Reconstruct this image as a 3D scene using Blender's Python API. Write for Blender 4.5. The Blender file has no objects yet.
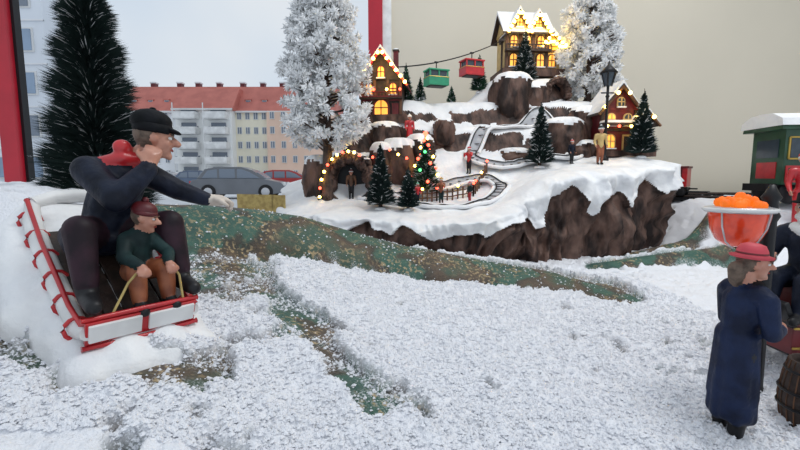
import bpy, math, random
import numpy as np
from mathutils import Vector, Matrix, Euler
R = random.Random(7)
NR = np.random.RandomState(11)
SC = bpy.context.scene

# ------------------------------------------------------------------ materials
def mat(name, col, rough=.6, metal=0, col2=None, scale=12, bump=0, bscale=None, emit=None, es=0, stretch=None, coat=0, spec=.5):
    m = bpy.data.materials.new(name); m.use_nodes = True
    nt = m.node_tree; N = nt.nodes; L = nt.links
    b = N['Principled BSDF']
    b.inputs['Base Color'].default_value = (*col, 1)
    b.inputs['Roughness'].default_value = rough
    b.inputs['Metallic'].default_value = metal
    b.inputs['Specular IOR Level'].default_value = spec
    if coat: b.inputs['Coat Weight'].default_value = coat
    tc = N.new('ShaderNodeTexCoord'); mp = N.new('ShaderNodeMapping')
    L.new(tc.outputs['Object'], mp.inputs['Vector'])
    if stretch: mp.inputs['Scale'].default_value = stretch
    c2 = col2 if col2 else tuple(min(1, c * .82) for c in col)
    no = N.new('ShaderNodeTexNoise'); no.inputs['Scale'].default_value = scale; no.inputs['Detail'].default_value = 4
    L.new(mp.outputs[0], no.inputs['Vector'])
    cr = N.new('ShaderNodeValToRGB'); cr.color_ramp.elements[0].position = .38; cr.color_ramp.elements[1].position = .62
    cr.color_ramp.elements[0].color = (*c2, 1); cr.color_ramp.elements[1].color = (*col, 1)
    L.new(no.outputs['Fac'], cr.inputs[0]); L.new(cr.outputs[0], b.inputs['Base Color'])
    if bump:
        n2 = N.new('ShaderNodeTexNoise'); n2.inputs['Scale'].default_value = bscale or scale * 2; n2.inputs['Detail'].default_value = 5
        L.new(mp.outputs[0], n2.inputs['Vector'])
        bp = N.new('ShaderNodeBump'); bp.inputs['Strength'].default_value = bump; bp.inputs['Distance'].default_value = .03
        L.new(n2.outputs['Fac'], bp.inputs['Height']); L.new(bp.outputs[0], b.inputs['Normal'])
    if emit:
        b.inputs['Emission Color'].default_value = (*emit, 1); b.inputs['Emission Strength'].default_value = es
    return m

PSNOW = mat('painted_snow', (.88, .88, .88), .5, col2=(.78, .79, .81), scale=4, bump=.45, bscale=16)
ROCK = mat('painted_rock', (.15, .088, .068), .6, col2=(.022, .013, .011), scale=4.5, bump=1.0, bscale=10, stretch=(1.2, 1.2, .5), spec=.3)
GREEN = mat('pine_bristle', (.018, .042, .036), .8, col2=(.008, .022, .020), scale=6)
GREEN2 = mat('pine_green', (.03, .10, .05), .8, col2=(.012, .04, .025), scale=6)
FROST = mat('frosted_bristle', (.96, .96, .96), .85, col2=(.88, .89, .90), scale=6)
FROSTD = mat('frost_grey_green', (.50, .52, .50), .9, scale=6)
BARK = mat('bark', (.10, .06, .045), .85, col2=(.04, .025, .02), scale=10, bump=.6)
BLACK = mat('black_paint', (.010, .010, .012), .45, spec=.35)
NAVY = mat('navy_coat', (.012, .017, .034), .55, col2=(.004, .006, .014), scale=9, bump=.4, spec=.22)
NAVY2 = mat('blue_navy_coat', (.010, .020, .060), .55, col2=(.004, .008, .026), scale=9, bump=.4, spec=.22)
PURP = mat('plum_trousers', (.034, .013, .022), .55, col2=(.012, .006, .010), scale=9, spec=.25)
CHAR = mat('charcoal_wool', (.009, .010, .013), .7, col2=(.004, .005, .006), scale=12, bump=.3, spec=.15)
DGREEN = mat('green_coat', (.016, .042, .042), .6, col2=(.007, .018, .019), scale=10, spec=.25)
ORNG = mat('rust_trousers', (.36, .12, .05), .5, col2=(.20, .055, .022), scale=10)
RED = mat('red_paint', (.55, .02, .025), .35, col2=(.42, .012, .02), scale=8, coat=.3)
DRED = mat('dark_red_paint', (.16, .012, .016), .5, col2=(.09, .008, .012), scale=8)
PINKR = mat('pink_red_felt', (.60, .06, .085), .6, col2=(.45, .04, .06), scale=8)
WHITE = mat('white_paint', (.82, .82, .81), .45, scale=5)
CREAM = mat('cream_plaster', (.60, .43, .17), .6, col2=(.48, .33, .13), scale=8)
WOOD = mat('brown_wood', (.15, .065, .03), .6, col2=(.07, .032, .016), scale=14, bump=.3, stretch=(1, 1, .3))
DWOOD = mat('dark_wood', (.045, .024, .017), .6, col2=(.02, .012, .009), scale=14, bump=.3)
LWOOD = mat('straw_fence', (.50, .38, .14), .8, col2=(.35, .25, .09), scale=14)
SKIN = mat('painted_skin', (.54, .26, .18), .45, col2=(.42, .18, .12), scale=14, coat=.15)
GLOVE = mat('pale_glove', (.66, .58, .50), .5, col2=(.55, .47, .40), scale=14)
LIPS = mat('lips', (.40, .06, .05), .5)
EYEW = mat('eye_white', (.75, .75, .72), .3)
HAIR = mat('grey_brown_hair', (.16, .11, .08), .7, col2=(.08, .055, .04), scale=30, bump=.4)
WHAIR = mat('white_hair', (.75, .73, .70), .7, scale=30, bump=.4)
GLOW = mat('lit_window', (.9, .45, .08), .5, emit=(1, .42, .06), es=1.15)
BULB = mat('warm_bulb', (1, .8, .3), .3, emit=(1, .64, .10), es=17)
RBULB = mat('red_bulb', (1, .1, .05), .3, emit=(1, .08, .04), es=6)
GBULB = mat('green_bulb', (.1, 1, .2), .3, emit=(.1, .8, .25), es=2.5)
LGREEN = mat('gondola_green', (.03, .30, .16), .4, scale=8)
LOCO = mat('locomotive_green', (.014, .075, .035), .35, col2=(.009, .05, .022), scale=6, coat=.3)
GOLD = mat('gold_paint', (.55, .36, .08), .35, metal=.6)
METAL = mat('silver_rim', (.6, .6, .62), .3, metal=.5)
GLASSD = mat('dark_glass', (.05, .07, .09), .12)
TRK = mat('icy_track', (.50, .51, .53), .5, col2=(.38, .39, .42), scale=8)
FIRE = mat('amber_glass', (.55, .05, .015), .2, emit=(1, .07, .01), es=.20, col2=(.25, .015, .01), scale=10, coat=.6)
EMBER = mat('glowing_embers', (.80, .09, .02), .5, emit=(1, .26, .02), es=.60, col2=(.45, .02, .01), scale=16, bump=.6, spec=.2)

# ------------------------------------------------------------------ helpers
def new_obj(name, me):
    o = bpy.data.objects.new(name, me); SC.collection.objects.link(o); return o

def fast_mesh(name, V, F, mats, mi=None, smooth=False):
    me = bpy.data.meshes.new(name)
    n, k = F.shape
    me.vertices.add(len(V)); me.vertices.foreach_set('co', np.asarray(V, dtype=np.float32).ravel())
    me.loops.add(n * k); me.loops.foreach_set('vertex_index', F.astype(np.int32).ravel())
    me.polygons.add(n); me.polygons.foreach_set('loop_start', np.arange(0, n * k, k, dtype=np.int32))
    me.polygons.foreach_set('loop_total', np.full(n, k, dtype=np.int32))
    for m in mats: me.materials.append(m)
    if mi is not None: me.polygons.foreach_set('material_index', mi.astype(np.int32))
    me.polygons.foreach_set('use_smooth', np.full(n, smooth, dtype=bool) if np.isscalar(smooth) else smooth)
    me.update(calc_edges=True); me.validate()
    return me

class MB:
    def __init__(s): s.v = []; s.f = []; s.m = []; s.sm = []; s.mats = []; s.T = Matrix.Identity(4)
    def mi(s, m):
        if m not in s.mats: s.mats.append(m)
        return s.mats.index(m)
    def add(s, vs, fs, m, M=None, smooth=False):
        o = len(s.v); MM = s.T @ M if M is not None else s.T
        s.v.extend([tuple(MM @ Vector(v)) for v in vs])
        ks = m if isinstance(m, list) else None
        k = None if ks else s.mi(m)
        for i, f in enumerate(fs):
            s.f.append(tuple(j + o for j in f)); s.m.append(ks[i] if ks else k); s.sm.append(smooth)
    def box(s, c, sz, m, rot=(0, 0, 0), taper=1):
        x, y, z = sz[0] / 2, sz[1] / 2, sz[2] / 2
        t = taper
        vs = [(-x, -y, -z), (x, -y, -z), (x, y, -z), (-x, y, -z), (-x * t, -y * t, z), (x * t, -y * t, z), (x * t, y * t, z), (-x * t, y * t, z)]
        fs = [(3, 2, 1, 0), (4, 5, 6, 7), (0, 1, 5, 4), (1, 2, 6, 5), (2, 3, 7, 6), (3, 0, 4, 7)]
        s.add(vs, fs, m, Matrix.Translation(c) @ Euler(rot).to_matrix().to_4x4())
    def ell(s, c, r, m, n=14, rot=(0, 0, 0), z0=-1):
        if not hasattr(r, '__len__'): r = (r, r, r)
        vs = []; fs = []; h = n // 2 + 1
        for i in range(h + 1):
            a = -math.pi / 2 + math.pi * i / h
            for j in range(n):
                b = 2 * math.pi * j / n
                vs.append((r[0] * math.cos(a) * math.cos(b), r[1] * math.cos(a) * math.sin(b), r[2] * max(z0, math.sin(a))))
        for i in range(h):
            for j in range(n):
                fs.append((i * n + j, i * n + (j + 1) % n, (i + 1) * n + (j + 1) % n, (i + 1) * n + j))
        s.add(vs, fs, m, Matrix.Translation(c) @ Euler(rot).to_matrix().to_4x4(), True)
    def lathe(s, prof, m, c=(0, 0, 0), n=20, rot=(0, 0, 0), smooth=True, M=None):
        vs = []; fs = []
        for r, z in prof:
            for j in range(n):
                b = 2 * math.pi * j / n; vs.append((r * math.cos(b), r * math.sin(b), z))
        for i in range(len(prof) - 1):
            for j in range(n):
                fs.append((i * n + j, i * n + (j + 1) % n, (i + 1) * n + (j + 1) % n, (i + 1) * n + j))
        fs.append(tuple(range(n))[::-1]); fs.append(tuple((len(prof) - 1) * n + j for j in range(n)))
        s.add(vs, fs, m, (M if M is not None else Matrix.Identity(4)) @ Matrix.Translation(c) @ Euler(rot).to_matrix().to_4x4(), smooth)
    def tube(s, pts, rad, m, n=8, closed=False):
        pts = [Vector(p) for p in pts]; N = len(pts)
        if not hasattr(rad, '__len__'): rad = [rad] * N
        vs = []; fs = []
        for i, p in enumerate(pts):
            a = pts[(i - 1) % N] if (closed or i > 0) else p
            b = pts[(i + 1) % N] if (closed or i < N - 1) else p
            d = (b - a).normalized()
            up = Vector((0, 0, 1)) if abs(d.z) < .9 else Vector((0, 1, 0))
            u = d.cross(up).normalized(); w = u.cross(d)
            for j in range(n):
                t = 2 * math.pi * j / n; vs.append(p + (u * math.cos(t) + w * math.sin(t)) * rad[i])
        for i in range(N if closed else N - 1):
            k = (i + 1) % N
            for j in range(n): fs.append((i * n + j, i * n + (j + 1) % n, k * n + (j + 1) % n, k * n + j))
        if not closed: fs.append(tuple(range(n))); fs.append(tuple((N - 1) * n + j for j in range(n))[::-1])
        s.add(vs, fs, m, None, True)
    def prism(s, pts, d0, d1, m, axis='y'):
        n = len(pts)
        f = (lambda p, d: (p[0], d, p[1])) if axis == 'y' else (lambda p, d: (d, p[0], p[1]))
        vs = [f(p, d0) for p in pts] + [f(p, d1) for p in pts]
        fs = [tuple(range(n)), tuple(range(2 * n - 1, n - 1, -1))] + [(i, i + n, (i + 1) % n + n, (i + 1) % n) for i in range(n)]
        s.add(vs, fs, m)
    def build(s, name, loc=(0, 0, 0), rz=0, sc=1, bevel=0):
        me = bpy.data.meshes.new(name); me.from_pydata(s.v, [], s.f)
        for m in s.mats: me.materials.append(m)
        me.polygons.foreach_set('material_index', s.m); me.polygons.foreach_set('use_smooth', s.sm)
        me.update(); o = new_obj(name, me); o.location = loc; o.rotation_euler = (0, 0, rz); o.scale = (sc, sc, sc)
        if bevel:
            b = o.modifiers.new('bevel', 'BEVEL'); b.width = bevel; b.segments = 2; b.limit_method = 'ANGLE'; b.angle_limit = .7
        return o

def vnoise(x, y, seed=0):
    x = np.asarray(x, dtype=float); y = np.asarray(y, dtype=float)
    xi = np.floor(x).astype(np.int64); yi = np.floor(y).astype(np.int64)
    xf = x - xi; yf = y - yi; u = xf * xf * (3 - 2 * xf); v = yf * yf * (3 - 2 * yf)
    def h(a, b):
        n = (a * 374761393 + b * 668265263 + seed * 144269504) & 0xffffffff
        n = ((n ^ (n >> 13)) * 1274126177) & 0xffffffff
        return ((n ^ (n >> 16)) & 0xffff) / 65535.0
    return (h(xi, yi) * (1 - u) + h(xi + 1, yi) * u) * (1 - v) + (h(xi, yi + 1) * (1 - u) + h(xi + 1, yi + 1) * u) * v
def fbm(x, y, o=4, seed=0):
    t = 0; a = .5; w = 0
    for i in range(o):
        t = t + a * vnoise(np.asarray(x) * 2 ** i + 17 * i, np.asarray(y) * 2 ** i - 9 * i, seed + i); w += a; a *= .5
    return t / w
def ss(t): t = np.clip(t, 0, 1); return t * t * (3 - 2 * t)
def segd(x, y, a, b):
    dx, dy = b[0] - a[0], b[1] - a[1]
    t = np.clip(((x - a[0]) * dx + (y - a[1]) * dy) / (dx * dx + dy * dy), 0, 1)
    return np.hypot(x - a[0] - t * dx, y - a[1] - t * dy), t

# ------------------------------------------------------------------ ground cloth with loose snow
XC = [-6, -3, -1.86, -1.07, 0, 1.2, 1.8, 2.3, 3]
def crest_y(x): return np.interp(x, XC, [3.2, 3.5, 4.0, 4.6, 5.0, 5.05, 4.95, 4.7, 4.5])
def terrain0(x, y):
    x = np.asarray(x, float); y = np.asarray(y, float)
    yc = crest_y(x) + .12 * (fbm(x * 1.3, x * 0 + 3, 2) - .5)
    hc = np.interp(x, XC, [1.16, 1.12, 1.04, .88, .50, .27, .18, .07, 0])
    base = np.interp(x, [-6, -3, -2, -1.27, -1, 0, 1, 2, 3], [.78, .72, .62, .47, .42, .15, .05, 0, 0])
    base = base * (.55 + .45 * ss((y - .3) / 1.7))
    d = yc - y
    gs_ = np.exp(-(np.abs(d) / .55) ** 2)
    tb = np.sqrt(np.clip(1 - (np.abs(d) / .50) ** 2, 0, 1)) * .8 + .2 * np.exp(-(np.abs(d) / .6) ** 2)
    k = ss((x + 1.9) / .9)
    prof = gs_ * (1 - k) + tb * k
    fr = base + (hc - base) * prof
    sx = 1 - ss((x + 3.3) / 1.1); sy = 1 - ss((y - 4.9) / 1.8)
    bk = .1 * (1 - ss((x + 1) / 2)) + (hc - .1) * sx * sy
    bh = bk + (hc - bk) * np.exp(-(np.abs(d) / .5) ** 2)
    h = np.where(d > 0, fr, bh)
    h = h + .80 * ss((y - 5.0) / 1.7) * ss((x - 4.45) / 1.1)
    dd, t = segd(x, y, (2.7, 5.85), (5.0, 6.0)); h = h + (.12 + .26 * t) * np.exp(-(dd / .2) ** 2)
    dd, t = segd(x, y, (3.5, 6.5), (5.0, 6.9)); h = h + (.12 + .26 * t) * np.exp(-(dd / .17) ** 2)
    dd, t = segd(x, y, (-1.5, 3.5), (.1, 1.7)); h = h + .06 * np.exp(-(dd / .22) ** 2)
    h = h + .05 * (fbm(x * 1.4, y * 1.4, 3, 5) - .5) + .05 * (fbm(x * 3.1, y * 3.1, 3, 6) - .5) * ss((3.8 - y) / 1.0 + .3)
    return h
def snow_bias(x, y):
    n = fbm(x * 2.3, y * 2.3, 4, 21) * .5 + fbm(x * 9, y * 9, 4, 31) * .5 - .5
    d = crest_y(x) - y
    b = .20 + x * 0
    b = b - .75 * np.exp(-((d - .15) / .42) ** 6) * ss((x + 2.6) / .6) * (1 - ss((x - 2.3) / .25))
    for (a, c, sg, am) in [((-.62, 2.75), (-.14, 1.8), .12, .32), ((-1.25, 3.5), (-.62, 2.75), .21, .26), ((-1.25, 1.75), (-.85, 1.85), .15, .36),
                           ((.48, 2.2), (.54, 2.14), .08, .30), ((-2.4, 2.5), (-1.9, 1.9), .35, .5), ((-1.75, 3.7), (-1.35, 2.8), .30, .38),
                           ((-.2, 2.2), (.15, 1.75), .12, .25), ((2.7, 5.8), (5.0, 5.9), .17, .6), ((3.5, 6.45), (5.0, 6.85), .16, .5),
                           ((-1.0, 3.0), (-.7, 2.4), .20, .18), ((2.6, 4.9), (3.4, 5.0), .12, .15)]:
        dd, t = segd(x, y, a, c); b = b - am * np.exp(-(dd / sg) ** 2)
    return n + b
def snow_mask(x, y): return ss(snow_bias(x, y) / .12 + .5)
def T(x, y): return float(terrain0(x, y))
xs = np.concatenate([np.arange(-12, -2.6, .07), np.arange(-2.6, 2.7, .0125), np.arange(2.7, 5.4, .03), np.arange(5.4, 12.6, .1)])
ys = np.concatenate([np.arange(.7, 1.3, .03), np.arange(1.3, 3.4, .0115), np.arange(3.4, 6.6, .025), np.arange(6.6, 10.9, .09)])
GX, GY = np.meshgrid(xs, ys)
M0 = snow_mask(GX, GY)
def snow_th(x, y): return .03 + .06 * fbm(x * 5, y * 5, 3, 41) + .045 * fbm(x * 18, y * 18, 2, 51)
GZ = terrain0(GX, GY) + M0 * (snow_th(GX, GY) + .018 * vnoise(GX * 62, GY * 62, 52))
ny, nx = GX.shape
V = np.stack([GX.ravel(), GY.ravel(), GZ.ravel()], 1)
idx = np.arange(nx * ny).reshape(ny, nx)
F = np.stack([idx[:-1, :-1].ravel(), idx[:-1, 1:].ravel(), idx[1:, 1:].ravel(), idx[1:, :-1].ravel()], 1)
ng = 95000
gx = NR.uniform(-2.6, 2.8, ng); gy = 1.35 + 3.9 * NR.uniform(0, 1, ng) ** 1.5
gb = snow_bias(gx, gy); gm = ss(gb / .12 + .5); pk = np.clip(.06 + ss((gb + .28) / .32), 0, 1)
keep = NR.uniform(0, 1, ng) < pk; gx = gx[keep]; gy = gy[keep]; gm = gm[keep]; ng = len(gx)
gz = terrain0(gx, gy) + gm * (snow_th(gx, gy) + .010) + .003
gs = .0038 + .012 * NR.uniform(0, 1, ng) ** 2
octv = np.array([[1, 0, 0], [-1, 0, 0], [0, 1, 0], [0, -1, 0], [0, 0, 1], [0, 0, -1]], float)
octf = np.array([[0, 2, 4], [2, 1, 4], [1, 3, 4], [3, 0, 4], [2, 0, 5], [1, 2, 5], [3, 1, 5], [0, 3, 5]])
ang = NR.uniform(0, 6.28, ng)
jit = NR.uniform(.6, 1.3, (ng, 6, 1))
O = octv[None] * jit
ca, sa = np.cos(ang)[:, None], np.sin(ang)[:, None]
O = np.stack([O[..., 0] * ca - O[..., 1] * sa, O[..., 0] * sa + O[..., 1] * ca, O[..., 2] * .8], -1) * gs[:, None, None]
GV = (O + np.stack([gx, gy, gz], 1)[:, None, :]).reshape(-1, 3)
GF = (octf[None] + (np.arange(ng) * 6)[:, None, None]).reshape(-1, 3) + len(V)
F3 = np.concatenate([F[:, [0, 1, 2]], F[:, [0, 2, 3]]])
VV = np.concatenate([V, GV]); FF = np.concatenate([F3, GF])
CL = bpy.data.materials.new('camouflage_cloth_with_snow'); CL.use_nodes = True
nt = CL.node_tree; N = nt.nodes; L = nt.links; bs = N['Principled BSDF']
tc = N.new('ShaderNodeTexCoord')
def noise(sc, det=3):
    n = N.new('ShaderNodeTexNoise'); n.inputs['Scale'].default_value = sc; n.inputs['Detail'].default_value = det; L.new(tc.outputs['Object'], n.inputs['Vector']); return n
def ramp(src, stops):
    r = N.new('ShaderNodeValToRGB'); e = r.color_ramp.elements
    e[0].position, e[0].color = stops[0][0], (*stops[0][1], 1); e[1].position, e[1].color = stops[-1][0], (*stops[-1][1], 1)
    for p, c in stops[1:-1]:
        q = e.new(p); q.color = (*c, 1)
    L.new(src, r.inputs[0]); return r
base = ramp(noise(1.5, 4).outputs['Fac'], [(.36, (.022, .075, .060)), (.46, (.035, .115, .082)), (.49, (.04, .038, .028)), (.55, (.095, .062, .040)), (.60, (.055, .09, .06)), (.7, (.028, .095, .07))])
sp = ramp(noise(30, 4).outputs['Fac'], [(.53, (0, 0, 0)), (.62, (1, 1, 1))])
sp2 = ramp(noise(2.6, 2).outputs['Fac'], [(.42, (.05, .05, .05)), (.6, (.85, .85, .85))])
mu = N.new('ShaderNodeMath'); mu.operation = 'MULTIPLY'; L.new(sp.outputs[0], mu.inputs[0]); L.new(sp2.outputs[0], mu.inputs[1])
mx = N.new('ShaderNodeMixRGB'); L.new(mu.outputs[0], mx.inputs[0]); L.new(base.outputs[0], mx.inputs[1]); mx.inputs[2].default_value = (.46, .34, .18, 1)
at = N.new('ShaderNodeAttribute'); at.attribute_name = 'snow'
ds = ramp(noise(95, 2).outputs['Fac'], [(.50, (0, 0, 0)), (.60, (1, 1, 1))])
at2 = N.new('ShaderNodeAttribute'); at2.attribute_name = 'dust'
m3 = N.new('ShaderNodeMath'); m3.operation = 'MULTIPLY'; L.new(ds.outputs[0], m3.inputs[0]); L.new(at2.outputs['Fac'], m3.inputs[1])
m4 = N.new('ShaderNodeMath'); m4.operation = 'MAXIMUM'; L.new(m3.outputs[0], m4.inputs[0]); L.new(at.outputs['Fac'], m4.inputs[1])
mx2 = N.new('ShaderNodeMixRGB'); L.new(m4.outputs[0], mx2.inputs[0]); L.new(mx.outputs[0], mx2.inputs[1]); mx2.inputs[2].default_value = (.85, .86, .90, 1)
L.new(mx2.outputs[0], bs.inputs['Base Color']); bs.inputs['Roughness'].default_value = .5
bp = N.new('ShaderNodeBump'); bp.inputs['Strength'].default_value = .7; bp.inputs['Distance'].default_value = .02
L.new(noise(65, 4).outputs['Fac'], bp.inputs['Height']); L.new(bp.outputs[0], bs.inputs['Normal'])
me = fast_mesh('snow_ground', VV, FF, [CL], None, False)
me.polygons.foreach_set('use_smooth', np.concatenate([np.full(len(F3), True), np.full(len(GF), False)]))
a = me.attributes.new('snow', 'FLOAT', 'POINT')
a.data.foreach_set('value', np.concatenate([np.clip(M0.ravel() * 1.15 - .05, 0, 1), np.ones(len(GV))]).astype(np.float32))
a = me.attributes.new('dust', 'FLOAT', 'POINT')
a.data.foreach_set('value', np.concatenate([np.clip(ss((snow_bias(GX, GY).ravel() + .30) / .32), 0, 1), np.ones(len(GV))]).astype(np.float32))
new_obj('snow_covered_camouflage_cloth', me)

# ------------------------------------------------------------------ mountain
OUT = [(-1.75, 7.6), (-1.6, 6.95), (-1.15, 6.5), (-.6, 6.2), (0, 6.05), (.7, 6.0), (1.3, 6.1), (1.65, 6.3), (2.0, 6.35), (2.6, 6.5), (3.3, 6.75), (3.85, 7.0), (4.25, 7.35), (4.4, 7.9),
       (4.5, 9), (4.3, 10), (3, 10.4), (1, 10.1), (-.5, 9.5), (-1.5, 8.7)]
def catmull(P, n):
    P = np.array(P, float); K = len(P); out = []
    for i in range(K):
        p0, p1, p2, p3 = P[i - 1], P[i], P[(i + 1) % K], P[(i + 2) % K]
        for t in np.linspace(0, 1, n, endpoint=False):
            out.append(.5 * (2 * p1 + (p2 - p0) * t + (2 * p0 - 5 * p1 + 4 * p2 - p3) * t * t + (3 * p1 - p0 - 3 * p2 + p3) * t ** 3))
    return np.array(out)
CP = [(-1.6, 6.95, .84), (-1.1, 6.5, .80), (-.6, 6.2, .78), (0, 6.05, .77), (.7, 6.0, .76), (1.3, 6.1, .80), (1.65, 6.3, .95), (2.0, 6.35, 1.22), (2.6, 6.5, 1.36), (3.3, 6.75, 1.44), (3.85, 7.0, 1.50), (4.25, 7.35, 1.56), (4.4, 7.9, 1.56),
      (1.17, 7.2, 1.05), (.48, 6.9, .90), (-.8, 6.8, .92), (-.8, 7.15, .95), (-.8, 7.6, 1.85), (-.2, 7.0, .95), (0, 7.45, 1.18), (1.75, 7.4, 1.30), (2.15, 7.8, 1.65), (1.28, 8.0, 1.9), (.75, 8.1, 2.1), (0, 7.95, 2.3), (-.28, 8.3, 2.55), (-.9, 7.9, 2.1), (-.4, 8.8, 2.6),
      (-1.6, 7.6, 1.2), (1.6, 8.8, 2.8), (2.03, 9.0, 3.1), (2.75, 9.3, 3.45), (2.4, 9.6, 3.45), (3.1, 9.5, 3.4), (3.45, 9.0, 3.0), (3.9, 8.6, 2.5), (4.2, 8.0, 1.75), (3.7, 7.9, 1.70), (4.0, 7.6, 1.66), (3.03, 8.3, 2.2), (3.5, 7.5, 1.58), (4.3, 8.1, 1.68), (2.4, 7.3, 1.43), (2.4, 8.4, 2.3), (1.9, 8.3, 2.25),
      (-1.5, 8.7, 1.4), (-.5, 9.5, 2), (1, 10.1, 2.4), (3, 10.4, 3), (4.3, 10, 2), (4.5, 9, 1.8), (1.1, 9.3, 2.8)]
CPa = np.array(CP); Pn = len(CPa)
def tps(r): return np.where(r > 1e-9, r * r * np.log(r + 1e-12), 0)
A_ = np.zeros((Pn + 3, Pn + 3)); A_[:Pn, :Pn] = tps(np.hypot(CPa[:, None, 0] - CPa[None, :, 0], CPa[:, None, 1] - CPa[None, :, 1])) + np.eye(Pn) * .01
A_[:Pn, Pn] = 1; A_[:Pn, Pn + 1:] = CPa[:, :2]; A_[Pn, :Pn] = 1; A_[Pn + 1:, :Pn] = CPa[:, :2].T
W_ = np.linalg.solve(A_, np.concatenate([CPa[:, 2], np.zeros(3)]))
def Hm(x, y):
    x = np.asarray(x, float); y = np.asarray(y, float); sh = x.shape; xf = x.ravel(); yf = y.ravel()
    r = tps(np.hypot(xf[:, None] - CPa[None, :, 0], yf[:, None] - CPa[None, :, 1]))
    z = r @ W_[:Pn] + W_[Pn] + W_[Pn + 1] * xf + W_[Pn + 2] * yf
    z = z + .12 * (fbm(xf * 2.6, yf * 2.6, 3, 77) - .5)
    zz = z + .25 * (fbm(xf * 1.1, yf * 1.1, 2, 99) - .5)
    z = z - .085 * np.sin(2 * np.pi * zz / .56) * ss((z - 1.6) / .3)
    return z.reshape(sh)
def H(x, y): return float(Hm(np.array([x]), np.array([y]))[0])
ol = catmull(OUT, 40); K = len(ol)
tan = np.roll(ol, -1, 0) - np.roll(ol, 1, 0); nrm = np.stack([tan[:, 1], -tan[:, 0]], 1); nrm /= np.linalg.norm(nrm, axis=1)[:, None]
arc = np.concatenate([[0], np.cumsum(np.linalg.norm(np.diff(ol, axis=0), axis=1))])
C0 = np.array([1.7, 8.2]); NRr = 150
rr = np.linspace(0, 1, NRr) ** .8
px = C0[0] + (ol[None, :, 0] - C0[0]) * rr[:, None]; py = C0[1] + (ol[None, :, 1] - C0[1]) * rr[:, None]
pz = Hm(px, py)
e_ = .03; grad = np.hypot((Hm(px + e_, py) - pz) / e_, (Hm(px, py + e_) - pz) / e_)
steep = (grad + .9 * (fbm(px * 5, py * 5, 3, 61) - .5) > 1.75) & (pz > 1.2)
ztop = pz[-1]
rows = [np.stack([px, py, pz + np.where(steep, -.02, 0)], -1)]
NV = 70
front = (ol[:, 1] < 7.2); high = ss((ztop - .95) / .25)
drip = .06 + .22 * vnoise(arc * 2.3, arc * 0, 3) ** 2 + .16 * vnoise(arc * 6, arc * 0, 4) ** 1.5 + high * (.06 + .30 * vnoise(arc * 4.3, arc * 0, 23) ** 2)
for xx, am, sg in ((1.45, .05, .14), (1.95, .42, .12), (2.75, .22, .10), (3.4, .26, .09), (3.95, .18, .08)): drip = drip + am * np.exp(-((ol[:, 0] - xx) / sg) ** 2) * front
drip = np.minimum(drip, ztop * .5)
sk = []; srow = []
def ridge(a, b, s): return 1 - np.abs(2 * vnoise(a, b, s) - 1)
for v in np.linspace(0, 1, NV + 1)[1:]:
    z = ztop + (-.06 - ztop) * v; dep = ztop - z
    wz = arc + .35 * vnoise(arc * 1.3, z * 1.2, 44)
    big = ridge(wz * 1.6 + z * .3, z * .9, 8)
    led = np.abs((z * 2.6 + 2.2 * vnoise(arc * 1.8, z * 0, 15)) % 1 - .5)
    rock = -.16 + .36 * big ** 1.4 + .22 * ridge(wz * 4.4 - z * .6, z * 1.5, 12) + .10 * ridge(wz * 10, z * 3.5, 9) + .035 * vnoise(arc * 24, z * 10, 10) + .14 * led + .03 * v
    q = dep / drip
    snow = q < 1
    sb = rock * .45 + .09 + .10 * np.sin(np.pi * np.clip(q, 0, 1) ** .8) + .03 * vnoise(arc * 9, z * 9, 71)
    ramp_ = np.clip(q * 3 + .2, 0, 1)
    off = np.where(snow, np.maximum(sb, rock * .9 + .04) * ramp_, (rock * .9 - .06) * np.clip(dep / .06, 0, 1))
    sk.append(np.stack([ol[:, 0] + nrm[:, 0] * off, ol[:, 1] + nrm[:, 1] * off, z], -1)); srow.append(snow)
ALL = np.concatenate([rows[0], np.array(sk)], 0); RT = ALL.shape[0]
MV = ALL.reshape(-1, 3); ii = np.arange(RT * K).reshape(RT, K)
MF = np.stack([ii[:-1].ravel(), np.roll(ii, -1, 1)[:-1].ravel(), np.roll(ii, -1, 1)[1:].ravel(), ii[1:].ravel()], 1)
smk = np.concatenate([~steep, np.array(srow)], 0)
mi = np.where(smk[1:].ravel(), 0, 1)
mt = MB(); mt.mats = [PSNOW, ROCK]
mt.v = [tuple(v) for v in MV]; mt.f = [tuple(int(j) for j in f) for f in MF[:, ::-1]]; mt.m = [int(k) for k in mi]; mt.sm = [True] * len(MF)
def outcrop(c, r, seed, snowtop=.55):
    nu, nv = 44, 26; vs = []; ms = []
    for i in range(nv + 1):
        a_ = -math.pi / 2 + math.pi * i / nv
        for j in range(nu):
            b_ = 2 * math.pi * j / nu
            ca_ = abs(math.cos(a_)) ** .5
            k = .68 + .5 * float(vnoise(5 + 2.2 * math.cos(b_) + math.sin(b_) * 1.7, 5 + 2.2 * math.sin(b_) + .3 * math.sin(a_), seed)) + .36 * (1 - abs(2 * float(vnoise(5 + 3.2 * math.cos(b_), i * .2 + 3.2 * math.sin(b_), seed + 3)) - 1))
            sn = math.sin(a_) > snowtop + .25 * float(vnoise(5 + 3 * math.cos(b_), 3 * math.sin(b_), seed + 5)) - .12
            if sn: k += .06
            vs.append((c[0] + r[0] * ca_ * math.cos(b_) * k, c[1] + r[1] * ca_ * math.sin(b_) * k, c[2] + r[2] * math.sin(a_) * (1.05 if sn else 1)))
            ms.append(sn)
    ff = []; mm = []
    for i in range(nv):
        for j in range(nu):
            ff.append((i * nu + j, i * nu + (j + 1) % nu, (i + 1) * nu + (j + 1) % nu, (i + 1) * nu + j)); mm.append(0 if ms[i * nu + j] else 1)
    mt.add(vs, ff, mm, None, True)
outcrop((2.2, 8.72, 2.85), (.34, .3, .46), 1, .6)
outcrop((2.65, 8.85, 2.80), (.27, .25, .38), 2, .6)
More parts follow.
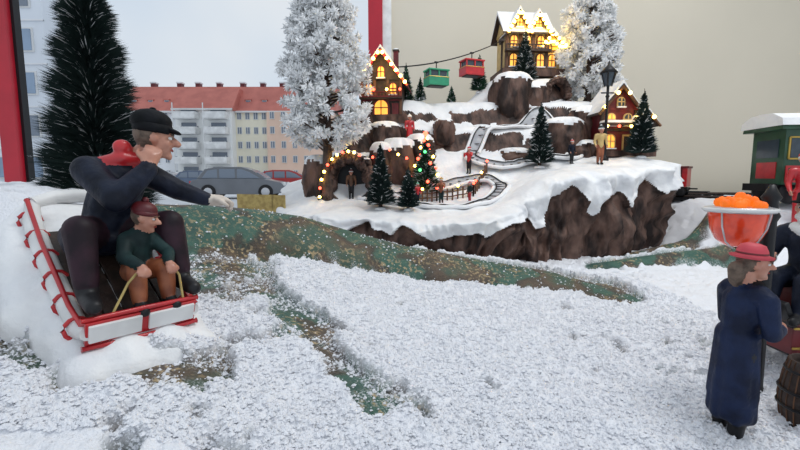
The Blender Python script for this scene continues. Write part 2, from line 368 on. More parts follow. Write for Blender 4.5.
outcrop((.80, 8.0, 2.10), (.17, .16, .24), 3, .75)
outcrop((-.02, 7.55, 1.55), (.30, .22, .40), 4, .55)
outcrop((.35, 7.72, 1.70), (.24, .2, .34), 5, .55)
outcrop((-.25, 7.75, 2.0), (.26, .2, .26), 15, .6)
outcrop((3.0, 8.0, 2.0), (.34, .25, .36), 6, .6)
outcrop((3.5, 8.3, 2.25), (.30, .25, .36), 7, .6)
outcrop((3.30, 7.85, 1.75), (.24, .2, .20), 17, .5)
outcrop((2.1, 7.95, 1.64), (.26, .2, .18), 8, .5)
outcrop((-1.35, 7.35, 1.2), (.22, .22, .45), 9, .7)
outcrop((-.32, 7.4, 1.45), (.16, .2, .42), 10, .6)
outcrop((1.55, 8.35, 2.12), (.16, .14, .16), 12, .6)
def arch(cx, y0, y1, zb, w, h, th, seed):
    for k in range(15):
        a_ = math.pi * k / 14
        x = cx + math.cos(a_) * (w + th * .3); z = zb + math.sin(a_) ** .8 * (h + th * .3)
        rr_ = th * (.8 + .5 * R.random())
        outcrop((x, (y0 + y1) / 2, z), (rr_, (y1 - y0) * .55, rr_), seed + k, .75 if 3 < k < 11 else 2)
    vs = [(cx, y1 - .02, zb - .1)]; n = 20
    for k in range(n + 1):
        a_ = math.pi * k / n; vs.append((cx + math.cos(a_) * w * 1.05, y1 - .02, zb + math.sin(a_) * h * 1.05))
    mt.add(vs, [(0, k + 1, k + 2) for k in range(n)], BLACK)  # flat black disc stands in for the unlit depth of the opening
arch(-.82, 6.98, 7.3, .98, .34, .60, .10, 30)
arch(3.12, 8.7, 8.95, H(3.12, 8.75) - .02, .2, .42, .06, 50)
mt.build('snowy_mountain_village_base')

# ------------------------------------------------------------------ trees
def bristles(base, direction, length, w):
    n = len(base); d = direction / np.linalg.norm(direction, axis=1)[:, None]
    up = np.tile([0, 0, 1.0], (n, 1)); s1 = np.cross(d, up); s1 /= (np.linalg.norm(s1, axis=1)[:, None] + 1e-9); s2 = np.cross(d, s1)
    tip = base + d * length[:, None]; mid = base + d * length[:, None] * .6
    w = w[:, None]
    Vb = np.stack([base, mid - s1 * w, tip, mid + s1 * w, base, mid - s2 * w, tip, mid + s2 * w], 1).reshape(-1, 3)
    o = (np.arange(n) * 8)[:, None]
    Fb = np.concatenate([o + np.array([[0, 1, 2, 3]]), o + np.array([[4, 5, 6, 7]])], 1).reshape(-1, 4)
    return Vb, Fb
def pine(name, x, y, zb, h, r, n, w, mats=None, snow=.05, lights=0, seed=0, pw=.85):
    rs = np.random.RandomState(seed)
    t = 1 - np.sqrt(rs.uniform(0, 1, n)) ; t = np.clip(t, 0, .995)
    if pw < .8: t = np.clip(rs.uniform(0, 1, n) ** 1.15, 0, .995)
    z = (.06 + .92 * t) * h
    ph = rs.uniform(0, 2 * math.pi, n)
    prof = np.minimum(1, (1 - t) ** pw + .03)
    ln = r * prof * rs.uniform(.72, 1.06, n) * (.9 + .12 * np.sin(t * 46))
    el = rs.uniform(.02, .45, n)
    d = np.stack([np.cos(ph) * np.cos(el), np.sin(ph) * np.cos(el), np.sin(el)], 1)
    base = np.stack([x + 0 * z, y + 0 * z, zb + z], 1)
    Vb, Fb = bristles(base, d, ln, np.full(n, w) * (.7 + .6 * rs.uniform(0, 1, n)))
    mi_ = np.repeat(np.where(rs.uniform(0, 1, n) < snow, 1, 0), 2)
    me = fast_mesh(name, Vb, Fb, [(mats or GREEN), FROST], mi_, False)
    o = new_obj(name, me)
    b = MB(); b.tube([(x, y, zb - .03), (x, y, zb + h * .97)], [r * .07 + .012, .004], BARK, 8)
    b.lathe([(r * .5, zb + h * .10), (r * .28, zb + h * .5), (.01, zb + h * .9)], mats or GREEN, (x, y, 0), 12)
    b.lathe([(r * .32, zb - .02), (r * .3, zb + .015), (r * .12, zb + .03)], PSNOW, (x, y, 0), 16)
    for k in range(lights):
        tt = (k + .5) / lights; a_ = k * 2.4
        rr_ = r * (1 - tt) * .95 + .02
        b.ell((x + math.cos(a_) * rr_, y + math.sin(a_) * rr_, zb + h * (.14 + .8 * tt)), .026, [RBULB, BULB, RBULB, GBULB][k % 4], 8)
    if lights: b.ell((x, y, zb + h * 1.0), .04, RBULB, 8)
    c = b.build('trunk_and_base'); c.parent = o
    return o
def frost_tree(name, x, y, zb, z0, z1, r, nc, nb, seed, trunk=.06):
    rs = np.random.RandomState(seed); Hh = z1 - z0
    ts = rs.uniform(0, 1, nc); env = np.interp(ts, [0, .12, .3, .6, .85, 1], [.55, .95, 1.0, .88, .66, .25]) * r
    ph = rs.uniform(0, 6.283, nc); q = np.sqrt(rs.uniform(.12, 1, nc))
    lump = .8 + .4 * vnoise(ph * 1.6 + 3, ts * 7, seed)
    cx = x + np.cos(ph) * env * q * lump; cy = y + np.sin(ph) * env * q * lump; cz = z0 + ts * Hh - .12 * q * r
    base = np.repeat(np.stack([cx, cy, cz], 1), nb, 0); n = nc * nb
    d = rs.normal(0, 1, (n, 3)); d /= np.linalg.norm(d, axis=1)[:, None]
    base = base + d * rs.uniform(0, .03, n)[:, None]
    ln = rs.uniform(.05, .115, n); Vb, Fb = bristles(base, d, ln, rs.uniform(.007, .014, n))
    dark = rs.uniform(0, 1, n) < np.repeat(.04 + .25 * (1 - q), nb)  # grey-green bristles grow likelier towards the trunk
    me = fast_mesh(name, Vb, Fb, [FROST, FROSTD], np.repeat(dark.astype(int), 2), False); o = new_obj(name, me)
    b = MB(); b.tube([(x, y, zb - .05), (x + .02, y, zb + (z0 - zb)), (x, y, z1 - .1)], [trunk * 1.4, trunk, .01], BARK, 10)
    for k in range(0, nc, 4):
        b.tube([(x, y, cz[k] - .25 * q[k] * r), (cx[k], cy[k], cz[k])], [.02, .006], BARK, 5)
    for a_ in range(5): b.tube([(x, y, zb + .1), (x + .17 * math.cos(a_ * 1.26), y + .17 * math.sin(a_ * 1.26), zb - .02)], [.04, .015], BARK, 6)
    c = b.build('trunk_and_branches'); c.parent = o
    return o
pine('bottle_brush_pine_tree', -2.80, 4.02, T(-2.80, 4.02) - .05, 2.60, .54, 30000, .0042, GREEN, .04, seed=1, pw=.62)
for k, (x, y, h, r, n, m, s, l) in enumerate([(-.29, 6.42, 1.00, .27, 2600, GREEN, .05, 0), (.12, 6.36, .66, .2, 1800, GREEN, .05, 0), (2.38, 7.4, 1.12, .29, 2600, GREEN, .10, 0),
        (4.06, 7.34, 1.15, .28, 2600, GREEN, .06, 0), (2.50, 8.93, 1.10, .30, 2400, GREEN, .12, 0), (1.66, 9.3, .8, .22, 1600, GREEN2, .10, 0),
        (.4, 8.7, .5, .15, 900, GREEN2, .1, 0), (1.05, 9.0, .35, .12, 700, GREEN2, .1, 0), (.12, 8.8, .8, .2, 900, GREEN2, .1, 0)]):
    pine('bottle_brush_pine_tree', x, y, H(x, y), h, r, n, .009, m, s, l, seed=10 + k)
pine('lit_christmas_tree', .42, 7.2, H(.42, 7.2), 1.02, .30, 3000, .010, GREEN2, .15, 22, seed=30)
z_ = H(-1.22, 7.0)
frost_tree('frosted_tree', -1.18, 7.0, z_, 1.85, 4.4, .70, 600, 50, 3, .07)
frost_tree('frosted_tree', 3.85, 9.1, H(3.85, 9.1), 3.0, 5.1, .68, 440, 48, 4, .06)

# ------------------------------------------------------------------ village buildings
def window(b, x, y, z, w, h, frame=WOOD, arched=True, glow=GLOW):
    n = 8; pts = [(x - w / 2, z), (x + w / 2, z)]
    if arched: pts += [(x + w / 2 * math.cos(math.pi * k / n), z + h - w / 2 + w / 2 * math.sin(math.pi * k / n)) for k in range(n + 1)]
    else: pts += [(x + w / 2, z + h), (x - w / 2, z + h)]
    big = [(x + (p - x) * 1.35, z + h / 2 + (q - z - h / 2) * 1.22) for p, q in pts]
    b.prism(big[::-1], y - .02, y + .01, frame); b.prism(pts[::-1], y - .028, y, glow)
    b.box((x, y - .03, z + h / 2), (.016, .014, h), frame); b.box((x, y - .03, z + h * .5), (w, .014, .016), frame)
    b.box((x, y - .035, z - .02), (w * 1.5, .04, .02), PSNOW)
def gable(b, cx, cy, z, w, d, rh, oh, roofm, wallm, trim, lights=0, ridge='y', snow=True):
    hw = w / 2
    if ridge == 'y':
        b.prism([(cx - hw, z), (cx + hw, z), (cx, z + rh)][::-1], cy - d / 2, cy + d / 2, wallm)
        t = .035
        for s_ in (-1, 1):
            ex = cx + s_ * (hw + oh); ez = z - rh * oh / hw
            b.prism([(cx, z + rh), (ex, ez), (ex, ez + t), (cx, z + rh + t * 1.5)], cy - d / 2 - oh, cy + d / 2 + oh, roofm)
            if snow:
                e2 = cx + s_ * (hw + oh * .95)
                b.prism([(cx, z + rh + t * 1.5), (e2, ez + t), (e2 - s_ * .02, ez + t + .045), (cx, z + rh + t * 1.5 + .06)], cy - d / 2 - oh * .8, cy + d / 2 + oh, PSNOW)
            b.tube([(cx, cy - d / 2 - oh, z + rh), (ex, cy - d / 2 - oh, ez)], .022, trim, 6)
            for k in range(lights):
                f = (k + .5) / lights; b.ell((cx + (ex - cx) * f, cy - d / 2 - oh - .02, z + rh + (ez - z - rh) * f + .01), .032, BULB, 8)
    else:
        hd = d / 2
        b.prism([(cy - hd, z), (cy + hd, z), (cy, z + rh)], cx - w / 2, cx + w / 2, wallm, 'x')
        t = .035
        for s_ in (-1, 1):
            ey = cy + s_ * (hd + oh); ez = z - rh * oh / hd
            b.prism([(cy, z + rh), (ey, ez), (ey, ez + t), (cy, z + rh + t * 1.5)], cx - w / 2 - oh, cx + w / 2 + oh, roofm, 'x')
            if snow: b.prism([(cy, z + rh + t * 1.5), (ey, ez + t), (ey - s_ * .02, ez + t + .045), (cy, z + rh + t * 1.5 + .06)], cx - w / 2 - oh, cx + w / 2 + oh, PSNOW, 'x')
        for k in range(lights * 2):
            b.ell((cx - w / 2 - oh + (w + 2 * oh) * (k + .5) / (lights * 2), cy - hd - oh - .01, z - rh * oh / hd + .01), .030, BULB, 8)
def rail(b, x0, x1, y, z, h, m, n=8):
    b.box(((x0 + x1) / 2, y, z + h), (x1 - x0, .025, .02), m); b.box(((x0 + x1) / 2, y, z + .01), (x1 - x0, .03, .02), m)
    for k in range(n + 1): b.box((x0 + (x1 - x0) * k / n, y, z + h / 2), (.014, .014, h), m)
def chimney(b, x, y, z, h):
    b.box((x, y, z + h / 2), (.09, .09, h), DRED); b.box((x, y, z + h), (.12, .12, .03), DWOOD); b.ell((x, y, z + h + .02), (.06, .06, .03), PSNOW, 10)

b = MB()
b.box((0, 0, .04), (1.25, .85, .14), ROCK)
b.box((-.12, 0, .45), (.80, .62, .80), CREAM)
b.box((.42, .04, .32), (.36, .5, .55), CREAM)
for x in (-.52, -.25, .01, .28): b.box((x, -.32, .47), (.06, .03, .80), WOOD)
for z in (.12, .46, .82): b.box((-.12, -.32, z), (.86, .04, .06), WOOD)
for x in (-.39, -.12, .15):
    window(b, x, -.325, .17, .13, .23, WOOD); window(b, x, -.325, .54, .12, .20, WOOD)
window(b, .43, -.215, .2, .12, .22, WOOD); b.box((.43, -.21, .5), (.38, .03, .04), WOOD)
rail(b, -.56, .34, -.42, .46, .10, DWOOD, 14); b.box((-.11, -.38, .45), (.9, .12, .03), DWOOD)
gable(b, -.12, 0, .85, .84, .66, .34, .09, DWOOD, CREAM, WOOD, 0, 'x')
gable(b, -.30, -.14, .86, .36, .44, .30, .07, DWOOD, CREAM, WOOD, 5)
gable(b, .08, -.14, .86, .34, .44, .26, .07, DWOOD, CREAM, WOOD, 5)
gable(b, .42, .02, .59, .40, .55, .22, .07, DWOOD, CREAM, WOOD, 4)
window(b, -.30, -.37, .90, .10, .14, WOOD); window(b, .08, -.37, .89, .10, .13, WOOD)
chimney(b, .26, .1, 1.05, .25)
for k in range(5): b.ell((.60, -.2 + .1 * k, .62 + .02 * k), .03, BULB, 8)
for k in range(7): b.ell((.30 + .06 * k, -.34, .60 + .05 * math.sin(k)), .03, BULB, 8)
lodge_z = H(2.62, 9.45)
b.build('ski_lodge', (2.68, 9.45, lodge_z - .02), .08, 1.04)

b = MB()
b.box((0, 0, .05), (.95, .75, .16), ROCK)
b.box((0, 0, .42), (.72, .6, .66), DWOOD)
for x in (-.36, -.12, .12, .36): b.box((x, -.31, .42), (.045, .04, .66), WOOD)
b.box((0, -.31, .40), (.76, .04, .045), DRED)
window(b, -.22, -.315, .50, .11, .18, DRED); window(b, .22, -.315, .50, .11, .18, DRED)
window(b, 0, -.315, .12, .24, .27, DRED)
b.box((-.26, -.32, .22), (.12, .03, .22), DRED); b.box((.26, -.32, .22), (.12, .03, .22), DRED)
b.box((0, -.37, .42), (.78, .12, .03), DWOOD); rail(b, -.38, .38, -.42, .43, .09, DRED, 12)
gable(b, 0, 0, .75, .78, .64, .50, .10, DRED, DWOOD, RED, 6)
window(b, 0, -.325, .80, .11, .18, DRED)
chimney(b, .22, .1, 1.05, .32)
for k in range(4): b.ell((-.36 + .24 * k, -.44, .56), .026, [BULB, RBULB][k % 2], 8)
b.build('timber_chalet', (-.30, 8.25, H(-.3, 8.0) - .0), -.12, .98)

b = MB()
b.box((0, 0, .03), (1.0, .7, .10), ROCK)
b.box((-.12, 0, .40), (.58, .52, .68), DRED)
b.box((.30, .02, .30), (.34, .44, .5), DWOOD)
for x in (-.40, .16): b.box((x, -.26, .4), (.05, .04, .68), DWOOD)
b.box((-.12, -.27, .42), (.62, .04, .04), DWOOD)
window(b, -.26, -.265, .13, .13, .2, CREAM); b.box((.02, -.27, .2), (.14, .03, .28), CREAM); b.box((.02, -.29, .19), (.10, .02, .24), DWOOD)
window(b, -.26, -.265, .50, .11, .17, CREAM); window(b, .02, -.265, .50, .11, .17, CREAM, True, GLASSD); window(b, .32, -.205, .16, .13, .2, CREAM)
gable(b, -.12, 0, .74, .62, .56, .36, .08, DWOOD, DRED, WOOD, 2)
gable(b, .30, 0, .55, .40, .48, .20, .07, DWOOD, DWOOD, WOOD, 1)
window(b, -.12, -.285, .80, .10, .13, CREAM, True, GLASSD)
b.prism([(-.45, .48), (.22, .48), (.22, .52), (-.45, .52)], -.42, -.26, DWOOD); b.prism([(-.45, .52), (.22, .52), (.2, .56), (-.43, .56)], -.42, -.26, PSNOW)
for x in (-.43, .2): b.tube([(x, -.40, .06), (x, -.40, .5)], .015, DWOOD, 6)
chimney(b, .05, .1, .95, .26)
for k in range(4): b.ell((-.4 + k * .2, -.43, .46), .024, [BULB, RBULB, BULB, GBULB][k], 8)
b.build('brick_station_house', (3.95, 7.98, H(3.95, 7.8) - .01), .05, 1.06)

def lamp(x, y, z, h, sc=1):
    b = MB()
    b.lathe([(.07, 0), (.07, .04), (.035, .08), (.026, .16), (.022, h * .68), (.036, h * .69), (.022, h * .71), (.022, h * .80)], BLACK, n=12)
    b.lathe([(.06, h * .80), (.115, h * .93), (.12, h * .94)], GLASSD, n=6, smooth=False)
    for k in range(6): b.tube([(.06 * math.cos(k * 1.047), .06 * math.sin(k * 1.047), h * .80), (.12 * math.cos(k * 1.047), .12 * math.sin(k * 1.047), h * .935)], .012, BLACK, 5)
    b.lathe([(.15, h * .935), (.08, h * .99), (.03, h * 1.02), (.005, h * 1.07)], BLACK, n=8)
    b.tube([(-.11, 0, h * .73), (.11, 0, h * .73)], .012, BLACK, 6)
    b.build('street_lamp', (x, y, z), 0, sc)
lamp(3.50, 7.45, H(3.50, 7.45) - .01, 1.55, 1)

b = MB()
def cab(t): return Vector((-.12 + 2.2 * t, 8.15 + .95 * t, 3.30 + .75 * t - .45 * t * (1 - t)))
b.tube([cab(k / 20) for k in range(21)], .008, BLACK, 6)
b.tube([cab(k / 20) + Vector((0, .12, .02)) for k in range(21)], .008, BLACK, 6)
b.tube([(2.08, 9.12, H(2.08, 9.12) - .05), (2.08, 9.12, 4.1)], .02, DWOOD, 8); b.box((2.08, 9.14, 4.04), (.06, .28, .05), DWOOD)
b.build('cable_car_line')
def gondola(t, m):
    p = cab(t); b = MB()
    b.tube([(0, 0, 0), (0, 0, -.14)], .012, BLACK, 6); b.box((0, 0, .0), (.08, .03, .03), BLACK)
    b.box((0, 0, -.37), (.42, .30, .17), m); b.box((0, 0, -.235), (.34, .24, .12), GLASSD)
    for x in (-.185, 0, .185):
        for y in (-.13, .13): b.box((x, y, -.235), (.03, .025, .14), m)
    b.box((0, 0, -.165), (.44, .31, .03), m); b.box((0, 0, -.30), (.43, .31, .015), GOLD); b.box((0, 0, -.46), (.34, .22, .02), BLACK)
    b.build('cable_car_gondola', p, .35, .98, .008)
gondola(.37, LGREEN); gondola(.70, RED)

b = MB()
def track(pts, w=.06, closed=True):
    P = catmull(pts, 14)
    n = len(P)
    t = np.roll(P, -1, 0) - np.roll(P, 1, 0); t /= np.linalg.norm(t, axis=1)[:, None]; nn = np.stack([t[:, 1], -t[:, 0]], 1)
    A2 = P + nn * w * 1.4; B2 = P - nn * w * 1.4; za = np.maximum(Hm(A2[:, 0], A2[:, 1]), Hm(P[:, 0], P[:, 1])) + .012; zb_ = np.maximum(Hm(B2[:, 0], B2[:, 1]), Hm(P[:, 0], P[:, 1])) + .012
    vs = [(A2[i, 0], A2[i, 1], za[i]) for i in range(n)] + [(B2[i, 0], B2[i, 1], zb_[i]) for i in range(n)]
    b.add(vs, [(i, (i + 1) % n, (i + 1) % n + n, i + n) for i in range(n)], TRK, None, True)
    for s_ in (-1, 1):
        z = (za if s_ > 0 else zb_) + .015; q = P + nn * w * s_ * 1.1
        b.tube([(q[i, 0], q[i, 1], z[i]) for i in range(n)], .010, BLACK, 6, True)
        q = P + nn * w * s_ * 1.75
        b.tube([(q[i, 0], q[i, 1], z[i] - .01) for i in range(n)], .034, PSNOW, 6, True)
    for i in range(0, n, 3):
        z = (za[i] + zb_[i]) / 2 + .004; b.box((P[i, 0], P[i, 1], z), (.02, w * 2.2, .012), DWOOD, (0, 0, math.atan2(t[i, 1], t[i, 0])))
track([(-.55, 6.95), (.2, 6.75), (.8, 6.62), (1.4, 6.75), (1.66, 7.1), (1.35, 7.38), (.7, 7.3), (0, 7.2)], .07)
track([(1.3, 7.75), (1.9, 7.6), (2.5, 7.7), (3.0, 7.6), (3.1, 8.0), (2.75, 8.45), (2.1, 8.3), (1.5, 8.1)], .07)
b.build('toboggan_track')
b = MB()
def fence(pts, h, m, zf, n=7, pick=.02, lights=False):
    for (x0, y0), (x1, y1) in zip(pts[:-1], pts[1:]):
        P = [(x0 + (x1 - x0) * k / n, y0 + (y1 - y0) * k / n) for k in range(n + 1)]
        for k, (x, y) in enumerate(P):
            b.box((x, y, zf(x, y) + h / 2), (pick, pick, h + .04), m)
            if lights and k % 3 == 1: b.ell((x, y - .02, zf(x, y) + h + .04), .022, [RBULB, BULB][(k // 3) % 2], 8)
        for f in (.35, .8): b.tube([(x, y, zf(x, y) + h * f) for x, y in P], pick * .45, m, 5)
fence([(.05, 6.95), (.6, 7.02), (1.2, 7.05), (1.5, 7.5)], .17, WOOD, H, 7, .024, True)
b.build('wooden_fence')
b = MB()
fence([(-2.75, 7.3), (-2.1, 7.1), (-1.85, 6.9)], .88, LWOOD, T, 30, .022)
b.build('wicker_fence')

# ------------------------------------------------------------------ figurines
def capsule(p0, r0, p1, r1, n=12):
    p0 = Vector(p0); p1 = Vector(p1); d = p1 - p0
    if d.length < 1e-6: d = Vector((0, 0, 1e-4)); p1 = p0 + d
    d.normalize(); up = Vector((0, 0, 1)) if abs(d.z) < .9 else Vector((1, 0, 0)); u = d.cross(up).normalized(); w = d.cross(u)
    vs = []; fs = []; rings = []
    for k in range(1, 5): a_ = math.pi / 2 * (1 - k / 4); rings.append((p0 - d * r0 * math.sin(a_), r0 * math.cos(a_)))
    for k in range(0, 4): a_ = math.pi / 2 * (k / 4); rings.append((p1 + d * r1 * math.sin(a_), r1 * math.cos(a_)))
    for c, r in rings:
        for j in range(n): t = 2 * math.pi * j / n; vs.append(c + (u * math.cos(t) + w * math.sin(t)) * r)
    for i in range(len(rings) - 1):
        for j in range(n): fs.append((i * n + j, i * n + (j + 1) % n, (i + 1) * n + (j + 1) % n, (i + 1) * n + j))
    vs.append(p0 - d * r0); vs.append(p1 + d * r1); a0 = len(vs) - 2; last = (len(rings) - 1) * n
    for j in range(n): fs.append((a0, (j + 1) % n, j)); fs.append((a0 + 1, last + j, last + (j + 1) % n))
    return vs, fs
class Fig:
    def __init__(s): s.p = []; s.deco = []
    def cap(s, p0, r0, p1, r1, m): s.p.append(('C', Vector(p0), r0, Vector(p1), r1, m))
    def chain(s, pts, m):
        for (p, r), (q, t) in zip(pts[:-1], pts[1:]): s.cap(p, r, q, t, m)
    def ell(s, c, r, m, M=None): s.p.append(('E', (M or Matrix.Identity(4)) @ Matrix.Translation(c), Vector(r), m))
    def hand(s, w, d, nrm_, m, side=1, k=1.0, curl=.5):
        w = Vector(w); d = Vector(d).normalized(); nv = Vector(nrm_); nv = (nv - d * nv.dot(d)).normalized(); sv = d.cross(nv).normalized() * side
        s.cap(w, .017 * k, w + d * .03 * k, .017 * k, m)
        for o in (-.014, 0, .014): s.cap(w + sv * o * .6 * k, .011 * k, w + d * .042 * k + sv * o * k, .011 * k, m)
        for i, (o, ln) in enumerate(((-.019, .026), (-.0065, .032), (.0065, .034), (.019, .030))):
            a_ = w + d * .046 * k + sv * o * k; b1 = a_ + (d * math.cos(curl * .5) + nv * math.sin(curl * .5)) * ln * .55 * k
            c1 = b1 + (d * math.cos(curl * 1.7) + nv * math.sin(curl * 1.7)) * ln * .55 * k
            s.cap(a_, .0070 * k, b1, .0064 * k, m); s.cap(b1, .0064 * k, c1, .0055 * k, m)
        a_ = w + d * .016 * k + sv * .018 * k; b1 = a_ + (d * .6 + sv * .7 + nv * .3) * .026 * k
        s.cap(a_, .009 * k, b1, .0075 * k, m); s.cap(b1, .0075 * k, b1 + (d * .8 + nv * .5) * .018 * k, .006 * k, m)
    def head(s, c, yaw=0, pitch=0, roll=0, k=1.0, hair=HAIR, skin=SKIN, beard=None):
        M = Matrix.Translation(c) @ Euler((roll, pitch, yaw), 'XYZ').to_matrix().to_4x4() @ Matrix.Scale(k, 4)
        E = lambda c_, r_, m_: s.ell(c_, Vector(r_), m_, M)
        Cp = lambda a_, ra, b_, rb, m_: s.cap(M @ Vector(a_), ra * k, M @ Vector(b_), rb * k, m_)
        E((-.002, 0, .014), (.058, .052, .058), skin); E((.016, 0, -.022), (.046, .042, .052), skin); E((-.018, 0, .016), (.055, .058, .060), hair)
        Cp((.057, 0, .010), .008, (.078, 0, -.012), .014, skin); Cp((.050, -.022, .020), .008, (.050, .022, .020), .008, skin)
        for sd in (-1, 1): E((.002, sd * .054, -.004), (.012, .009, .020), skin); E((.042, sd * .024, -.018), (.016, .016, .016), skin)
        Cp((.052, 0, -.062), .014, (.050, 0, -.058), .014, skin)
        if beard: Cp((.040, -.03, -.045), .018, (.040, .03, -.045), .018, beard); Cp((.045, 0, -.06), .03, (.045, 0, -.10), .012, beard); Cp((.064, -.02, -.028), .008, (.064, .02, -.028), .008, beard)
        s.deco.append(('face', M, k, beard)); return M
    def bake(s, mb, M, vox=.008, its=2):
        vs = []; fs = []
        for p in s.p:
            if p[0] == 'C': v, f = capsule(p[1], p[2], p[3], p[4])
            else:
                t = MB(); t.ell((0, 0, 0), tuple(p[2]), SKIN, 16); v = [p[1] @ Vector(q) for q in t.v]; f = t.f
            o = len(vs); vs += [tuple(q) for q in v]; fs += [tuple(i + o for i in q) for q in f]
        me = bpy.data.meshes.new('tmp'); me.from_pydata(vs, [], fs); ob = new_obj('tmp', me)
        r = ob.modifiers.new('r', 'REMESH'); r.mode = 'VOXEL'; r.voxel_size = vox
        q = ob.modifiers.new('s', 'SMOOTH'); q.factor = .5; q.iterations = its
        bpy.context.view_layer.update(); dg = bpy.context.evaluated_depsgraph_get(); ev = ob.evaluated_get(dg); em = ev.to_mesh()
        n = len(em.vertices); co = np.empty(n * 3); em.vertices.foreach_get('co', co); co = co.reshape(-1, 3)
        polys = [tuple(pp.vertices) for pp in em.polygons]
        cen = np.array([co[list(pp)].mean(0) for pp in polys]) if polys else np.zeros((0, 3))
        ev.to_mesh_clear(); bpy.data.objects.remove(ob); bpy.data.meshes.remove(me)
        best = np.full(len(cen), 1e9); bi = np.zeros(len(cen), int)
        for i, p in enumerate(s.p):
            if p[0] == 'C':
                a_ = np.array(p[1]); d = np.array(p[3]) - a_; L2 = max(1e-9, d @ d); t = np.clip((cen - a_) @ d / L2, 0, 1)
                sd = np.linalg.norm(cen - a_ - t[:, None] * d, axis=1) - (p[2] + (p[4] - p[2]) * t); m = p[5]
            else:
                Mi = np.array(p[1].inverted()); lc = cen @ Mi[:3, :3].T + Mi[:3, 3]; rr_ = np.array(p[2]); kk = p[1].to_scale()[0]
                sd = (np.linalg.norm(lc / rr_, axis=1) - 1) * rr_.min() * kk; m = p[3]
            k = mb.mi(m); u = sd < best; best[u] = sd[u]; bi[u] = k
        mb.add([tuple(c) for c in co], polys, [int(k) for k in bi] if polys else SKIN, M, True)
        T0 = mb.T
        for d in s.deco:
            mb.T = T0 @ M @ d[1]
            for sd in (-1, 1):
                mb.ell((.052, sd * .021, .006), (.009, .010, .0065), EYEW, 10); mb.ell((.0595, sd * .0215, .006), (.003, .0045, .0048), BLACK, 8)
                mb.tube([(.060, sd * .011, .019), (.062, sd * .021, .022), (.056, sd * .032, .018)], .0034, HAIR, 5)
            mb.tube([(.060, -.014, -.036), (.0625, 0, -.039), (.060, .014, -.036)], .0042, LIPS, 6)
        mb.T = T0
def standing(f, coat, legs, shoe, k=1.0, long=0, skirt=False, arms=None, gl=SKIN, lean=0):
    f.chain([((0, 0, .50), .080), ((lean * .4, 0, .60), .078), ((lean * .8, 0, .72), .088)], coat)
    f.cap((lean, -.07, .765), .050, (lean, .07, .765), .050, coat); f.cap((lean, 0, .78), .035, (lean * 1.1, 0, .85), .030, SKIN)
    for sd in (-1, 1):
        f.chain([((0, sd * .045, .48), .062), ((.01, sd * .05, .27), .045), ((-.01, sd * .05, .07), .034)], legs)
        f.chain([((-.015, sd * .05, .03), .030), ((.07, sd * .055, .022), .026)], shoe)
    if long:
        for a_ in range(10):
            t = a_ * .628; f.cap((.03 * math.cos(t), .05 * math.sin(t), .55), .055, (.065 * math.cos(t), .085 * math.sin(t), .55 - long), .036, coat)
    arms = arms or [((.0, -.125, .76), (-.01, -.155, .60), (.06, -.15, .50)), ((.0, .125, .76), (-.01, .155, .60), (.06, .15, .50))]
    for i, (sh, el, wr) in enumerate(arms):
        f.chain([((lean, (-.08, .08)[i], .77), .05), (sh, .046), (el, .038), (wr, .027)], coat)
        d = Vector(wr) - Vector(el); f.hand(wr, d, (.3, (1, -1)[i], -.2), gl, (1, -1)[i], 1.1, .7)

Fx, Fy = .778, -.628
def frame(o, ang, sc): return Matrix.Translation(o) @ Matrix.Rotation(ang, 4, 'Z') @ Matrix.Scale(sc, 4)
angS = math.atan2(Fy, Fx)
MS = frame((-1.53, 2.22, 1.0), angS, 1.3)
b = MB(); f = Fig()
f.chain([((-.02, 0, .0), .090), ((.01, .02, .11), .092), ((.045, .045, .21), .094)], NAVY)
f.cap((.04, -.05, .255), .054, (.05, .14, .25), .052, NAVY)
for k in range(5): f.cap((-.04, -.09 + k * .045, .0), .06, (.04, -.11 + k * .055, -.02), .05, NAVY)
f.cap((.06, .08, .28), .038, (.09, .12, .33), .034, SKIN)
f.chain([((.05, -.01, .280), .030), ((.10, .04, .300), .029), ((.10, .13, .29), .026), ((.04, .16, .285), .024)], RED)
f.ell((.10, .045, .345), (.026, .034, .030), RED)
f.chain([((.05, .13, .25), .052), ((.09, .25, .175), .044), ((.14, .34, .135), .032)], NAVY)
f.hand((.145, .355, .13), (.12, .3, -.03), (.1, -.1, -1), GLOVE, -1, 1.55, 1.1)
f.chain([((.05, -.06, .255), .056), ((.20, -.02, .15), .050), ((.205, .09, .255), .036)], NAVY)
f.hand((.205, .095, .27), (-.02, .05, .12), (-1, .3, 0), SKIN, 1, 1.3, .8)
for sd, ky in ((-1, -.135), (1, .165)):
    f.chain([((.0, sd * .055, .0), .076), ((.19, ky, .045), .054), ((.24, ky * 1.05, -.13), .040)], PURP)
    f.chain([((.24, ky * 1.05, -.15), .038), ((.25, ky * 1.05, -.18), .034), ((.33, ky * 1.1, -.20), .028)], BLACK)
Mh = f.head((.11, .16, .385), 1.15, .12, 0, 1.08, HAIR)
f.bake(b, MS, .0075)
T0 = b.T; b.T = MS @ Mh
b.ell((-.014, 0, .060), (.070, .064, .046), CHAR, 20); b.lathe([(.062, .018), (.067, .030), (.066, .050)], CHAR, n=20, c=(-.008, 0, 0)); b.ell((.056, 0, .036), (.034, .044, .009), CHAR, 14, (0, .25, 0))
b.ell((-.012, 0, .106), (.012, .012, .007), CHAR, 8)
b.T = T0
b.build('man_figurine')
b = MB(); f = Fig()
f.chain([((.15, .05, -.12), .056), ((.16, .05, -.05), .054), ((.175, .055, -.005), .048)], DGREEN)
f.cap((.175, .02, .0), .030, (.175, .09, .0), .030, DGREEN); f.cap((.18, .055, .01), .025, (.19, .06, .04), .022, SKIN)
